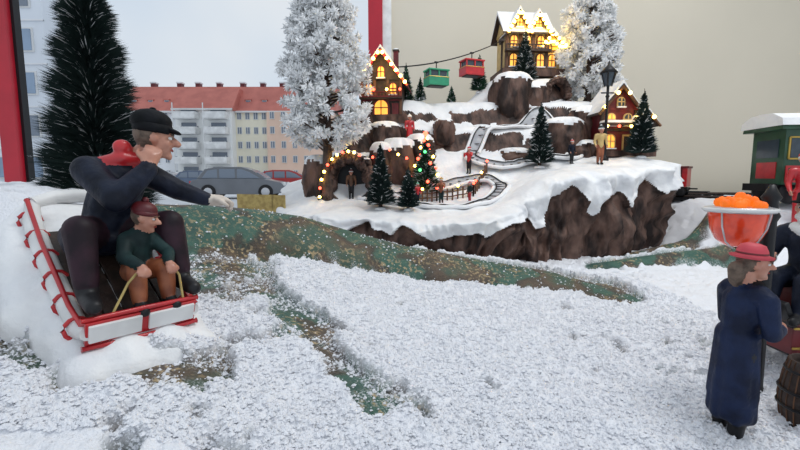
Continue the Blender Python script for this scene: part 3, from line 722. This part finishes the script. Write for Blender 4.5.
for sd in (-1, 1):
    f.chain([((.175, .055 + sd * .045, -.005), .030), ((.24, .055 + sd * .078, -.06), .025), ((.31, .055 + sd * .05, -.085), .018)], DGREEN)
    f.hand((.315, .055 + sd * .048, -.088), (.5, -sd * .1, -.3), (0, 0, -1), SKIN, sd, .75, 1.1)
    f.chain([((.17, .055 + sd * .03, -.13), .042), ((.27, .055 + sd * .05, -.115), .036), ((.285, .055 + sd * .05, -.21), .028)], ORNG)
    f.chain([((.285, .055 + sd * .05, -.235), .025), ((.335, .055 + sd * .055, -.25), .021)], BLACK)
Mh = f.head((.205, .07, .075), .85, .25, 0, .70, HAIR)
f.bake(b, MS, .007)
T0 = b.T; b.T = MS @ Mh
b.ell((-.012, 0, .045), (.066, .062, .045), DRED, 16); b.lathe([(.060, .018), (.066, .028), (.060, .042)], DRED, n=18, c=(-.006, 0, 0)); b.ell((-.015, 0, .095), .018, DRED, 10)
b.T = T0
b.build('child_figurine')
b = MB(); b.T = MS
sl = -.63; bt = math.atan(-sl)
def bp_(x, y, dz=0): return (x, y, -.105 + sl * x + dz)
for k in range(5):
    y = -.13 + k * .065; c = bp_(.05, y, -.008); b.box(c, (.56, .058, .018), DWOOD, (0, bt, 0))
for x in (-.15, .05, .22): b.box(bp_(x, 0, -.022), (.04, .32, .016), WOOD, (0, bt, 0))
for sd in (-1, 1):
    # padded white side roll with red trim lines
    b.tube([bp_(-.32, sd * .16, .02), bp_(-.26, sd * .178, .0), bp_(-.1, sd * .182, -.015), bp_(.1, sd * .182, -.018), bp_(.27, sd * .178, -.01), bp_(.33, sd * .172, .03)], [.026, .032, .034, .034, .030, .022], WHITE, 12)
    b.tube([bp_(-.31, sd * .178, .045), bp_(-.1, sd * .186, .028), bp_(.2, sd * .186, .022), bp_(.30, sd * .180, .035), bp_(.33, sd * .172, .07)], .009, RED, 8)
    for k in range(6):
        x = -.27 + k * .105; c = bp_(x, sd * .182, -.014); b.tube([(c[0] + .0 * math.cos(q), c[1] + .037 * math.cos(q), c[2] + .037 * math.sin(q)) for q in [j * .5236 for j in range(12)]], .008, RED, 6, True)
b.tube([bp_(-.32, -.16, .02), bp_(-.345, -.08, .03), bp_(-.35, 0, .03), bp_(-.345, .08, .03), bp_(-.32, .16, .02)], .030, WHITE, 12)
b.box((.325, 0, -.285), (.018, .36, .085), RED, (0, bt - .25, 0))
for y, w_ in ((-.092, .160), (.092, .160)): b.box((.338, y, -.287), (.012, w_, .064), WHITE, (0, bt - .25, 0))
b.tube([(.335, -.19, -.237), (.342, 0, -.233), (.335, .19, -.237)], .009, RED, 8); b.tube([(.32, -.19, -.335), (.33, 0, -.338), (.32, .19, -.335)], .009, RED, 8)
b.tube([(.33, -.1, -.24), (.32, -.04, -.14), (.325, 0, -.095)], .005, LWOOD, 6); b.tube([(.33, .14, -.24), (.33, .13, -.14), (.325, .11, -.095)], .005, LWOOD, 6)
b.T = Matrix.Identity(4); b.build('wooden_sledge', bevel=.003)
f = Fig()
for k in range(9):
    x = -.34 + k * .080; zt = -.235 + sl * x
    for y, r, dz in ((-.17, .095, -.01), (-.06, .11, .0), (.07, .11, .0), (.17, .09, -.01)):
        f.cap((x, y, zt + dz), r, (x + .03, y * 1.05, max(-.46, zt - .12)), r * 1.05, PSNOW)
f.cap((-.34, -.20, -.03), .10, (.0, -.24, -.30), .11, PSNOW); f.cap((-.15, -.24, -.2), .10, (.16, -.20, -.40), .08, PSNOW)
f.cap((.26, -.17, -.42), .07, (.26, .17, -.42), .07, PSNOW); f.cap((-.36, -.14, .03), .10, (-.36, .12, .0), .10, PSNOW)
b = MB(); f.bake(b, MS, .014, 8); b.build('snow_drift_base')

b = MB(); f = Fig()
standing(f, NAVY2, BLACK, BLACK, long=.30, lean=.02, arms=[((.03, -.115, .75), (.05, -.13, .60), (.14, -.08, .60)), ((.03, .115, .75), (.05, .13, .60), (.15, .06, .64))])
for a_ in range(12):
    t = a_ * .5236; f.cap((.035 * math.cos(t), .045 * math.sin(t), .50), .055, (.065 * math.cos(t), .08 * math.sin(t), .16 + .012 * (a_ % 2)), .036, NAVY2)
f.chain([((.03, -.07, .80), .03), ((.08, 0, .79), .028), ((.03, .07, .80), .03)], CHAR)
Mh = f.head((.05, 0, .905), -.45, .05, 0, 1.0, HAIR)
f.cap((-.03, 0, .88), .04, (-.035, 0, .83), .03, HAIR)
MW = frame((1.60, 1.97, T(1.60, 1.97) + .03), .05, .97); f.bake(b, MW, .0085)
b.T = MW @ Mh
b.lathe([(.055, .026), (.085, .030), (.09, .038), (.066, .044), (.062, .064), (.050, .089), (.028, .098), (.004, .099)], PINKR, n=24, c=(-.012, 0, 0)); b.lathe([(.064, .042), (.066, .052), (.062, .060)], DRED, n=24, c=(-.012, 0, 0))
b.T = MW
for k in range(5): b.ell((.098 + .002 * k, 0, .72 - .06 * k), .008, GOLD, 8)
b.T = Matrix.Identity(4); b.build('woman_figurine')

b = MB(); Px, Py = 2.02, 2.34; gz_ = T(Px, Py)
b.lathe([(.085, 0), (.085, .03), (.06, .06), (.042, .12), (.036, .55), (.048, .57), (.036, .60), (.034, 1.05), (.048, 1.08), (.034, 1.11), (.034, 1.16), (.048, 1.18), (.03, 1.21), (.012, 1.25)], BLACK, (Px, Py, gz_), 16)
bx, by, bz = 1.835, 2.32, 1.125
b.lathe([(.004, -.205), (.03, -.203), (.06, -.194), (.100, -.165), (.126, -.110), (.138, -.04), (.142, .0), (.134, .006), (.02, -.01)], FIRE, (bx, by, bz), 28)
b.lathe([(.142, -.016), (.158, -.014), (.160, .010), (.142, .014)], METAL, (bx, by, bz), 32)
b.tube([(bx + .160 * math.cos(k * .2618), by + .160 * math.sin(k * .2618), bz + .0) for k in range(24)], .010, WHITE, 8, True)
b.tube([(bx + .15, by, bz + .0), (Px, Py, bz + .0)], .018, WHITE, 8)
b.tube([(bx, by, bz - .20), (bx + .08, by, bz - .235), (Px, Py, bz - .21)], .014, BLACK, 8)
for k in range(4):
    a_ = k * 1.571 + .4; b.tube([(bx + r_ * math.cos(a_), by + r_ * math.sin(a_), bz + z) for r_, z in ((.150, .005), (.136, -.09), (.096, -.17), (.03, -.21))], .005, METAL, 6)
for k in range(40):
    a_ = R.random() * 6.28; q = R.random() ** .5 * .105; b.ell((bx + q * math.cos(a_), by + q * math.sin(a_), bz + .010 + (.11 - q) * .50 + R.random() * .02), (.022, .022, .024), EMBER, 8)
b.build('fire_bowl_lamp_post')

b = MB(); cx, cy = 2.72, 2.62; g0 = T(cx, cy)
b.box((cx, cy, g0 + .36), (.86, .40, .20), DRED); b.box((cx, cy, g0 + .47), (.92, .46, .03), WOOD); b.box((cx, cy, g0 + .25), (.8, .3, .03), BLACK)
b.box((cx - .18, cy, g0 + .56), (.28, .40, .14), DRED); b.box((cx - .02, cy, g0 + .68), (.04, .42, .30), DRED)
b.box((cx - .46, cy, g0 + .50), (.03, .42, .16), BLACK, (0, -.4, 0))
for z in (.30, .42): b.box((cx, cy - .205, g0 + z), (.86, .012, .015), GOLD)
for wx, wr in ((cx - .20, .17), (cx + .30, .22)):
    for sy in (-.27, .27):
        b.tube([(wx + wr * math.cos(k * .2618), cy + sy, g0 + .02 + wr + wr * math.sin(k * .2618)) for k in range(24)], .018, BLACK, 8, True)
        for k in range(8): b.tube([(wx, cy + sy, g0 + .02 + wr), (wx + wr * math.cos(k * .785), cy + sy, g0 + .02 + wr + wr * math.sin(k * .785))], .009, DRED, 6)
        b.ell((wx, cy + sy, g0 + .02 + wr), (.03, .03, .03), GOLD, 10)
    b.tube([(wx, cy - .27, g0 + .02 + wr), (wx, cy + .27, g0 + .02 + wr)], .014, BLACK, 8)
b.build('horse_cart', bevel=.006)
# dark barrel at the right edge
b = MB(); qx, qy = 2.05, 2.02; g1 = T(qx, qy) + .03
b.lathe([(.105, 0), (.125, .08), (.138, .18), (.125, .29), (.108, .37), (.098, .37), (.098, .34), (.01, .34)], DWOOD, (qx, qy, g1), 24)
for k in range(24):
    a_ = k * .2618; b.tube([(qx + r_ * math.cos(a_), qy + r_ * math.sin(a_), g1 + z) for r_, z in ((.106, .0), (.126, .08), (.139, .18), (.126, .29), (.108, .37))], .004, WOOD, 4)
for r_, z in ((.118, .05), (.138, .14), (.138, .22), (.118, .32)): b.tube([(qx + r_ * math.cos(k * .2618), qy + r_ * math.sin(k * .2618), g1 + z) for k in range(24)], .008, BLACK, 6, True)
for k in range(14): b.ell((qx - .06 + .12 * R.random(), qy - .06 + .12 * R.random(), g1 + .36 + .02 * R.random()), (.032, .032, .03), DRED, 10)
b.build('wooden_barrel')
b = MB(); f = Fig()
f.chain([((0, 0, .03), .085), ((.01, 0, .13), .080), ((.02, 0, .23), .090)], NAVY)
f.cap((.02, -.08, .28), .05, (.02, .08, .28), .05, NAVY); f.cap((.02, 0, .30), .034, (.03, 0, .36), .03, SKIN)
f.chain([((.05, -.05, .31), .028), ((.10, 0, .29), .028), ((.05, .05, .31), .028)], WHITE)
for sd in (-1, 1):
    f.chain([((.02, sd * .11, .27), .047), ((.06, sd * .15, .14), .038)], NAVY); f.chain([((.06, sd * .15, .14), .036), ((.19, sd * .10, .13), .027)], NAVY)
    f.cap((.165, sd * .11, .132), .032, (.18, sd * .105, .131), .032, WHITE)
    f.hand((.19, sd * .10, .13), (1, -sd * .2, .1), (0, -sd, -.4), SKIN, -sd, 1.1, 1.2)
    f.chain([((.03, sd * .05, .02), .07), ((.21, sd * .07, .02), .054), ((.25, sd * .07, -.14), .038)], NAVY); f.chain([((.25, sd * .07, -.16), .032), ((.33, sd * .07, -.175), .026)], BLACK)
Mh = f.head((.04, 0, .415), 0, 0, 0, 1.05, WHAIR, beard=WHAIR)
MD = frame((cx - .20, cy, g0 + .66), math.pi + .5, 1.08); f.bake(b, MD, .009)
b.T = MD @ Mh; b.lathe([(.055, .025), (.085, .03), (.085, .037), (.06, .042), (.056, .08), (.04, .095), (.004, .10)], CHAR, n=24, c=(-.008, 0, 0)); b.T = Matrix.Identity(4)
b.build('cart_driver_figurine')

def small(name, x, y, z, hgt, rz, coat, legs, hat, hair=HAIR, beard=None, arms=None, long=0):
    b = MB(); f = Fig(); standing(f, coat, legs, BLACK, arms=arms, long=long)
    Mh = f.head((.01, 0, .905), 0, 0, 0, 1.2, hair, beard=beard); M = frame((x, y, z), rz, hgt); f.bake(b, M, .016)
    b.T = M @ Mh; b.ell((-.01, 0, .045), (.068, .064, .05), hat, 14); b.lathe([(.060, .014), (.068, .024), (.062, .038)], WHITE, n=16, c=(-.004, 0, 0)); b.ell((-.02, 0, .10), .022, WHITE, 10); b.T = Matrix.Identity(4)
    b.build(name)
UP = [((.02, -.125, .76), (.10, -.15, .66), (.18, -.12, .74)), ((.02, .125, .76), (.10, .15, .66), (.18, .12, .74))]
small('skier_figurine', 1.20, 7.55, H(1.2, 7.55), .46, -2.2, RED, BLACK, RED, arms=UP)
small('boy_figurine', 3.30, 7.18, H(3.30, 7.18), .62, -1.6, CREAM, ORNG, DGREEN)
small('woman_figurine', .17, 7.75, H(.17, 7.75) + .12, .50, -1.3, RED, BLACK, WHITE, long=.3)
small('girl_figurine', .66, 6.90, H(.66, 6.90), .42, -1.9, ORNG, DGREEN, GOLD, arms=UP)
small('sledding_child_figurine', 1.10, 6.80, H(1.10, 6.80) + .02, .32, -2.6, DGREEN, RED, RED)
small('cave_visitor_figurine', -.80, 7.08, H(-.8, 7.05), .48, -1.5, WOOD, BLACK, DRED)
small('child_figurine', .28, 6.85, H(.28, 6.85), .34, -1.2, RED, NAVY, LGREEN)
small('villager_figurine', 2.90, 7.35, H(2.90, 7.35), .40, -1.2, NAVY, BLACK, RED)

b = MB()
P = [(-.82 + .47 * math.cos(math.pi * k / 16), 6.93, .98 + .72 * math.sin(math.pi * k / 16)) for k in range(6, 17)]
b.tube(P, .007, BLACK, 5)
for k, p in enumerate(P): b.ell((p[0], p[1] - .02, p[2]), .024, [RBULB, BULB, BULB][k % 3], 8)
Q = [(-.45 + .14 * k, 7.18 + .02 * math.sin(k * 2), 1.62 + .10 * math.sin(k * 1.1) + .02 * k) for k in range(5)]
b.tube(Q, .007, BLACK, 5)
for k, p in enumerate(Q): b.ell((p[0], p[1] - .02, p[2]), .022, [RBULB, BULB][k % 2], 8)
b.build('light_string')

# ------------------------------------------------------------------ train on the right
b = MB()
TP = catmull([(5.0, 8.9), (5.5, 8.4), (6.4, 7.3), (7.4, 6.9), (8.6, 7.2), (9.0, 8.6), (7.6, 9.6), (5.8, 9.6)], 14)
t = np.roll(TP, -1, 0) - np.roll(TP, 1, 0); t /= np.linalg.norm(t, axis=1)[:, None]; nn = np.stack([t[:, 1], -t[:, 0]], 1)
for s_ in (-1, 1):
    q = TP + nn * .16 * s_; b.tube([(a_[0], a_[1], .93) for a_ in q], .022, DWOOD, 6, True)
for i in range(0, len(TP), 1): b.box((TP[i, 0], TP[i, 1], .885), (.08, .5, .05), BLACK, (0, 0, math.atan2(t[i, 1], t[i, 0])))
b.build('railway_track')
b = MB()
b.box((.75, 0, .22), (1.9, .46, .10), BLACK)
b.box((.22, 0, .62), (.56, .60, .72), LOCO)
for sy in (-1, 1):
    for x in (.09, .33): b.box((x, sy * .302, .74), (.16, .012, .24), GLASSD); b.box((x, sy * .304, .60), (.2, .02, .02), GOLD); b.box((x, sy * .304, .88), (.2, .02, .02), GOLD); b.box((x - .1, sy * .304, .74), (.02, .02, .28), GOLD); b.box((x + .1, sy * .304, .74), (.02, .02, .28), GOLD)
    b.box((.22, sy * .303, .40), (.50, .014, .22), RED); b.box((.22, sy * .305, .40), (.44, .014, .16), LOCO)
b.box((-.064, 0, .74), (.012, .40, .24), GLASSD); b.box((-.064, 0, .45), (.012, .36, .22), RED)
b.prism([(-.38, .98), (.38, .98), (.36, 1.04), (.2, 1.10), (0, 1.12), (-.2, 1.10), (-.36, 1.04)], -.16, .60, LOCO, 'x')
b.prism([(-.40, 1.03), (.40, 1.03), (.38, 1.12), (.2, 1.20), (0, 1.215), (-.2, 1.20), (-.38, 1.12)], -.18, .62, PSNOW, 'x')
b.lathe([(.05, 0), (.24, .01), (.24, 1.1), (.20, 1.14), (.05, 1.16)], LOCO, (.5, 0, .56), 20, (0, math.pi / 2, 0))
for x in (.75, 1.05, 1.35): b.lathe([(.245, 0), (.25, .015), (.245, .03)], GOLD, (x, 0, .56), 20, (0, math.pi / 2, 0))
b.lathe([(.06, .78), (.06, .98), (.10, 1.08), (.09, 1.10)], BLACK, (1.48, 0, 0), 14); b.ell((1.05, 0, .80), (.1, .1, .1), GOLD, 14)
b.ell((1.69, 0, .56), (.05, .08, .08), GOLD, 12)
for x, r in ((.1, .15), (.48, .19), (.92, .19), (1.35, .13)):
    for sy in (-.24, .24): b.lathe([(r, -.025), (r * 1.02, 0), (r, .025)], BLACK, (x, sy, r), 20, (math.pi / 2, 0, 0)); b.ell((x, sy * 1.1, r), (.04, .02, .04), RED, 10)
b.box((.70, -.28, .19), (.6, .02, .03), METAL)
b.prism([(-.3, .06), (.3, .06), (.22, .24), (-.22, .24)], 1.68, 1.78, RED, 'x')
b.build('steam_locomotive', (5.66, 6.62, .90), -.10, 1.1)
small('santa_figurine', 5.62, 6.02, T(5.62, 6.02) + .06, 1.05, -2.0, RED, RED, RED, WHAIR, WHAIR)
b = MB()
b.box((0, 0, .15), (.62, .34, .06), BLACK); b.box((0, 0, .38), (.60, .40, .38), RED); b.box((0, 0, .58), (.64, .44, .04), DRED)
for x in (-.2, 0, .2): b.box((x, -.205, .38), (.03, .015, .36), DRED)
for x in (-.2, .2):
    for sy in (-.18, .18): b.lathe([(.085, -.02), (.09, 0), (.085, .02)], BLACK, (x, sy, .085), 16, (math.pi / 2, 0, 0))
b.box((.38, 0, .15), (.16, .04, .03), BLACK); b.box((.40, -.0, .09), (.5, .3, .03), BLACK)
b.build('train_wagon', (5.34, 8.5, .93), -.75, .95, .01)

# ------------------------------------------------------------------ room shell
WALLM = mat('beige_wall', (.67, .615, .51), .8, col2=(.63, .58, .48), scale=.25)
b = MB(); b.box((8.0, 11.6, 3.0), (16.5, .25, 24), WALLM); b.build('wall_back')
b = MB(); b.box((16.4, 5, 3), (.25, 13, 24), WALLM); b.build('wall_right')
FR = mat('red_window_frame', (.50, .012, .03), .35, scale=1)
b = MB()
for x, w in ((-10.15, .42), (-.62, .36)): b.box((x, 11.5, 3), (w, .35, 24), FR)
b.box((-.33, 11.5, 3), (.22, .25, 24), WHITE); b.box((-9.90, 11.6, 3), (.08, .2, 24), BLACK)
b.box((-7.5, 11.5, -.4), (14, .35, .5), FR); b.box((-14.8, 11.5, 3), (.4, .35, 24), FR)
b.build('window_1')
b = MB(); b.box((0, 5.9, -.45), (26, 10.4, .3), WHITE)
for x in (-12, 12):
    for y in (1.2, 10.4): b.box((x, y, -4.8), (.6, .6, 8.4), WHITE)
b.build('display_table')
FL = mat('floor_tiles', (.35, .34, .32), .4, scale=.3)
b = MB(); b.box((0, 1, -9.1), (34, 21, .2), FL); b.build('floor')
ASP = mat('snowy_asphalt', (.74, .75, .77), .9, col2=(.58, .59, .61), scale=.01)  # snowy tone, lightened further to bounce light onto the facades
b = MB(); b.box((-300, 1512, -9.3), (4000, 3000, .4), ASP); b.build('ground')

# ------------------------------------------------------------------ outside : apartment block
PL1 = mat('white_plaster', (.95, .95, .93), .8, scale=.01, col2=(.92, .92, .90)); PL2 = mat('yellow_plaster', (.93, .87, .70), .8, scale=.01); PL3 = mat('peach_plaster', (.90, .64, .50), .8, scale=.01); PL4 = mat('grey_plaster', (.88, .89, .91), .8, scale=.01)
TILE = mat('red_roof_tiles', (.60, .20, .16), .8, col2=(.50, .16, .13), scale=.05); GL = mat('window_glass', (.22, .26, .32), .15); CONC = mat('balcony_concrete', (.88, .88, .87), .8, scale=.1)
b = MB(); Yb = 800; zb = -9; ze = 119; fl = 26
def wing(x0, x1, y, m, nwin, ztop=ze, dep=110):
    b.box(((x0 + x1) / 2, y + dep / 2, (zb + ztop) / 2), (x1 - x0, dep, ztop - zb), m)
    for f_ in range(5):
        z = zb + 16 + f_ * fl
        for k in range(nwin):
            x = x0 + (x1 - x0) * (k + .5) / nwin
            b.box((x, y - .3, z), (8.5, 1.5, 13), WHITE); b.box((x, y - .8, z), (6.5, 1.5, 11), GL); b.box((x, y - 1.8, z), (.7, .8, 12), WHITE)
def roof(x0, x1, y, dep, z, h, m=TILE):
    b.prism([(y - 6, z - 2), (y + dep + 6, z - 2), (y + dep / 2 + 15, z + h), (y + dep / 2 - 15, z + h)], x0 - 4, x1 + 4, m, 'x'); b.box(((x0 + x1) / 2, y - 5, z - 1), (x1 - x0 + 8, 4, 3), WHITE)
wing(-508, -400, Yb, PL4, 6); wing(-400, -300, Yb - 18, PL1, 4, ze + 2); wing(-300, -240, Yb, PL2, 4); wing(-240, -120, Yb - 10, PL3, 6, ze - 2)
roof(-508, -120, Yb, 110, ze, 52); roof(-400, -300, Yb - 18, 100, ze + 2, 42)
for f_ in range(5):
    z = zb + 8 + f_ * fl
    for x in (-376, -323):
        b.box((x, Yb - 28, z), (38, 20, 2), CONC); b.box((x, Yb - 38, z + 6), (38, 1.5, 10), CONC); b.box((x - 19, Yb - 28, z + 6), (1.5, 20, 10), CONC); b.box((x + 19, Yb - 28, z + 6), (1.5, 20, 10), CONC)
        b.box((x, Yb - 19, z + 12), (26, 1.5, 16), GL)
        b.box((x - 19, Yb - 37, z + 13), (1.5, 1.5, 26), WHITE)
for x in (-470, -420, -385, -345, -300, -262, -225, -180): b.box((x, Yb + 48, ze + 50), (8, 12, 18), DRED); b.box((x, Yb + 48, ze + 60), (10, 14, 2.5), PL4)
for x in (-490, -460, -430, -280, -250, -215, -185):
    b.box((x, Yb + 20, ze + 18), (9, 14, 9), WHITE); b.box((x, Yb + 12.5, ze + 18), (6.5, 1, 7), GL); b.box((x, Yb + 20, ze + 23.5), (12, 18, 2), TILE)
b.build('apartment_building')
b = MB(); PLW = mat('pale_facade', (.82, .86, .92), .7, scale=.01); BLG = mat('blue_glass', (.30, .40, .54), .2, scale=.05)
b.box((-335, 316, 150), (180, 14, 320), PLW)
for f_ in range(10):
    z = 8 + f_ * 29
    for x in (-400, -376, -352, -328, -304, -280, -258): b.box((x, 308.8, z), (11, 2, 16), WHITE); b.box((x, 308.4, z), (9, 2.5, 14), BLG if (f_ + int(x / 24)) % 3 else GL)
    b.box((-335, 308.8, z + 13), (180, 2, 1.0), PL4)
b.build('office_building')
def car(name, x, y, col, rz, sc=1):
    b = MB(); cm = mat(name + '_paint', col, .35, scale=.1, coat=.5)
    body = [(-21, 3), (-21.5, 7), (-20, 9), (-12, 9.6), (13, 9.2), (20, 7.8), (21.5, 6), (21.5, 3), (16, 2.2), (-16, 2.2)]
    b.prism(body[::-1], -8.5, 8.5, cm)
    cabn = [(-18.5, 9.3), (-14.5, 14), (-9, 15), (2, 15), (7, 13.4), (13.5, 9)]
    b.prism(cabn[::-1], -7.4, 7.4, cm)
    gls = [(-16.2, 9.6), (-13.4, 13.3), (-8.5, 14), (1.8, 14), (5.8, 12.6), (10.5, 9.6)]
    b.prism(gls[::-1], -7.6, 7.6, GL)
    for xx in (-8.5, -.5): b.box((xx, 0, 11.9), (1.1, 15.4, 5), cm)
    b.box((10.8, 0, 11), (.5, 13, 4.8), GL, (0, -.95, 0)); b.box((-16.9, 0, 11.6), (.5, 12.6, 4.6), GL, (0, .75, 0))
    for wx in (-13, 13):
        for wy in (-8, 8): b.lathe([(3.3, -1.1), (3.5, 0), (3.3, 1.1)], BLACK, (wx, wy, 3.4), 18, (math.pi / 2, 0, 0)); b.lathe([(2.0, -1.3), (2.1, 0), (2, 1.3)], METAL, (wx, wy, 3.4), 12, (math.pi / 2, 0, 0))
    for yy in (-6, 6): b.box((21.2, yy, 7), (1, 3.5, 1.6), WHITE); b.box((-21.3, yy, 7.5), (1, 3, 1.8), RED)
    b.build(name, (x, y, -9.1), rz, sc, .35)
car('car', -77, 210, (.16, .17, .19), .1); car('car', -78, 300, (.42, .03, .03), .15); car('car', -150, 330, (.10, .14, .22), .1); car('car', -215, 400, (.5, .52, .55), .1); car('car', -128, 420, (.35, .36, .40), 2.9)

# ------------------------------------------------------------------ lights, world, camera
w = bpy.data.worlds.new('overcast_sky'); SC.world = w; w.use_nodes = True
nt = w.node_tree; bg = nt.nodes['Background']
tcw = nt.nodes.new('ShaderNodeTexCoord'); nz = nt.nodes.new('ShaderNodeTexNoise'); nz.inputs['Scale'].default_value = 2.2; nz.inputs['Detail'].default_value = 3
rp = nt.nodes.new('ShaderNodeValToRGB'); rp.color_ramp.elements[0].color = (.64, .75, .88, 1); rp.color_ramp.elements[1].color = (.82, .87, .92, 1); rp.color_ramp.elements[0].position = .35; rp.color_ramp.elements[1].position = .65
nt.links.new(tcw.outputs['Generated'], nz.inputs['Vector']); nt.links.new(nz.outputs['Fac'], rp.inputs[0]); nt.links.new(rp.outputs[0], bg.inputs['Color']); bg.inputs['Strength'].default_value = .92
def area(name, loc, size, power, col, tgt):
    l = bpy.data.lights.new(name, 'AREA'); l.shape = 'RECTANGLE'; l.size = size[0]; l.size_y = size[1]; l.energy = power; l.color = col
    o = bpy.data.objects.new(name, l); SC.collection.objects.link(o); o.location = loc; o.rotation_euler = (Vector(tgt) - Vector(loc)).to_track_quat('-Z', 'Y').to_euler()
area('ceiling_light', (5, 4, 10), (5, 2.5), 480, (1, .99, .97), (1.5, 7, 0))
for n_, p, e in (('lodge_glow', (2.6, 8.8, 4.25), 12), ('chalet_glow', (-.3, 7.6, 3.2), 8), ('station_glow', (3.9, 7.35, 2.3), 4)):
    l = bpy.data.lights.new(n_, 'POINT'); l.energy = e; l.color = (1, .65, .25); l.shadow_soft_size = .2; o = bpy.data.objects.new(n_, l); SC.collection.objects.link(o); o.location = p
cd = bpy.data.cameras.new('camera'); co_ = bpy.data.objects.new('camera', cd); SC.collection.objects.link(co_)
cd.lens = 19.35; cd.sensor_width = 36; cd.clip_start = .05; cd.clip_end = 6000
co_.location = (0, 0, 1.3); co_.rotation_euler = (math.radians(90 - 6.4), 0, 0)
SC.camera = co_
SC.view_settings.view_transform = 'Standard'; SC.view_settings.look = 'None'
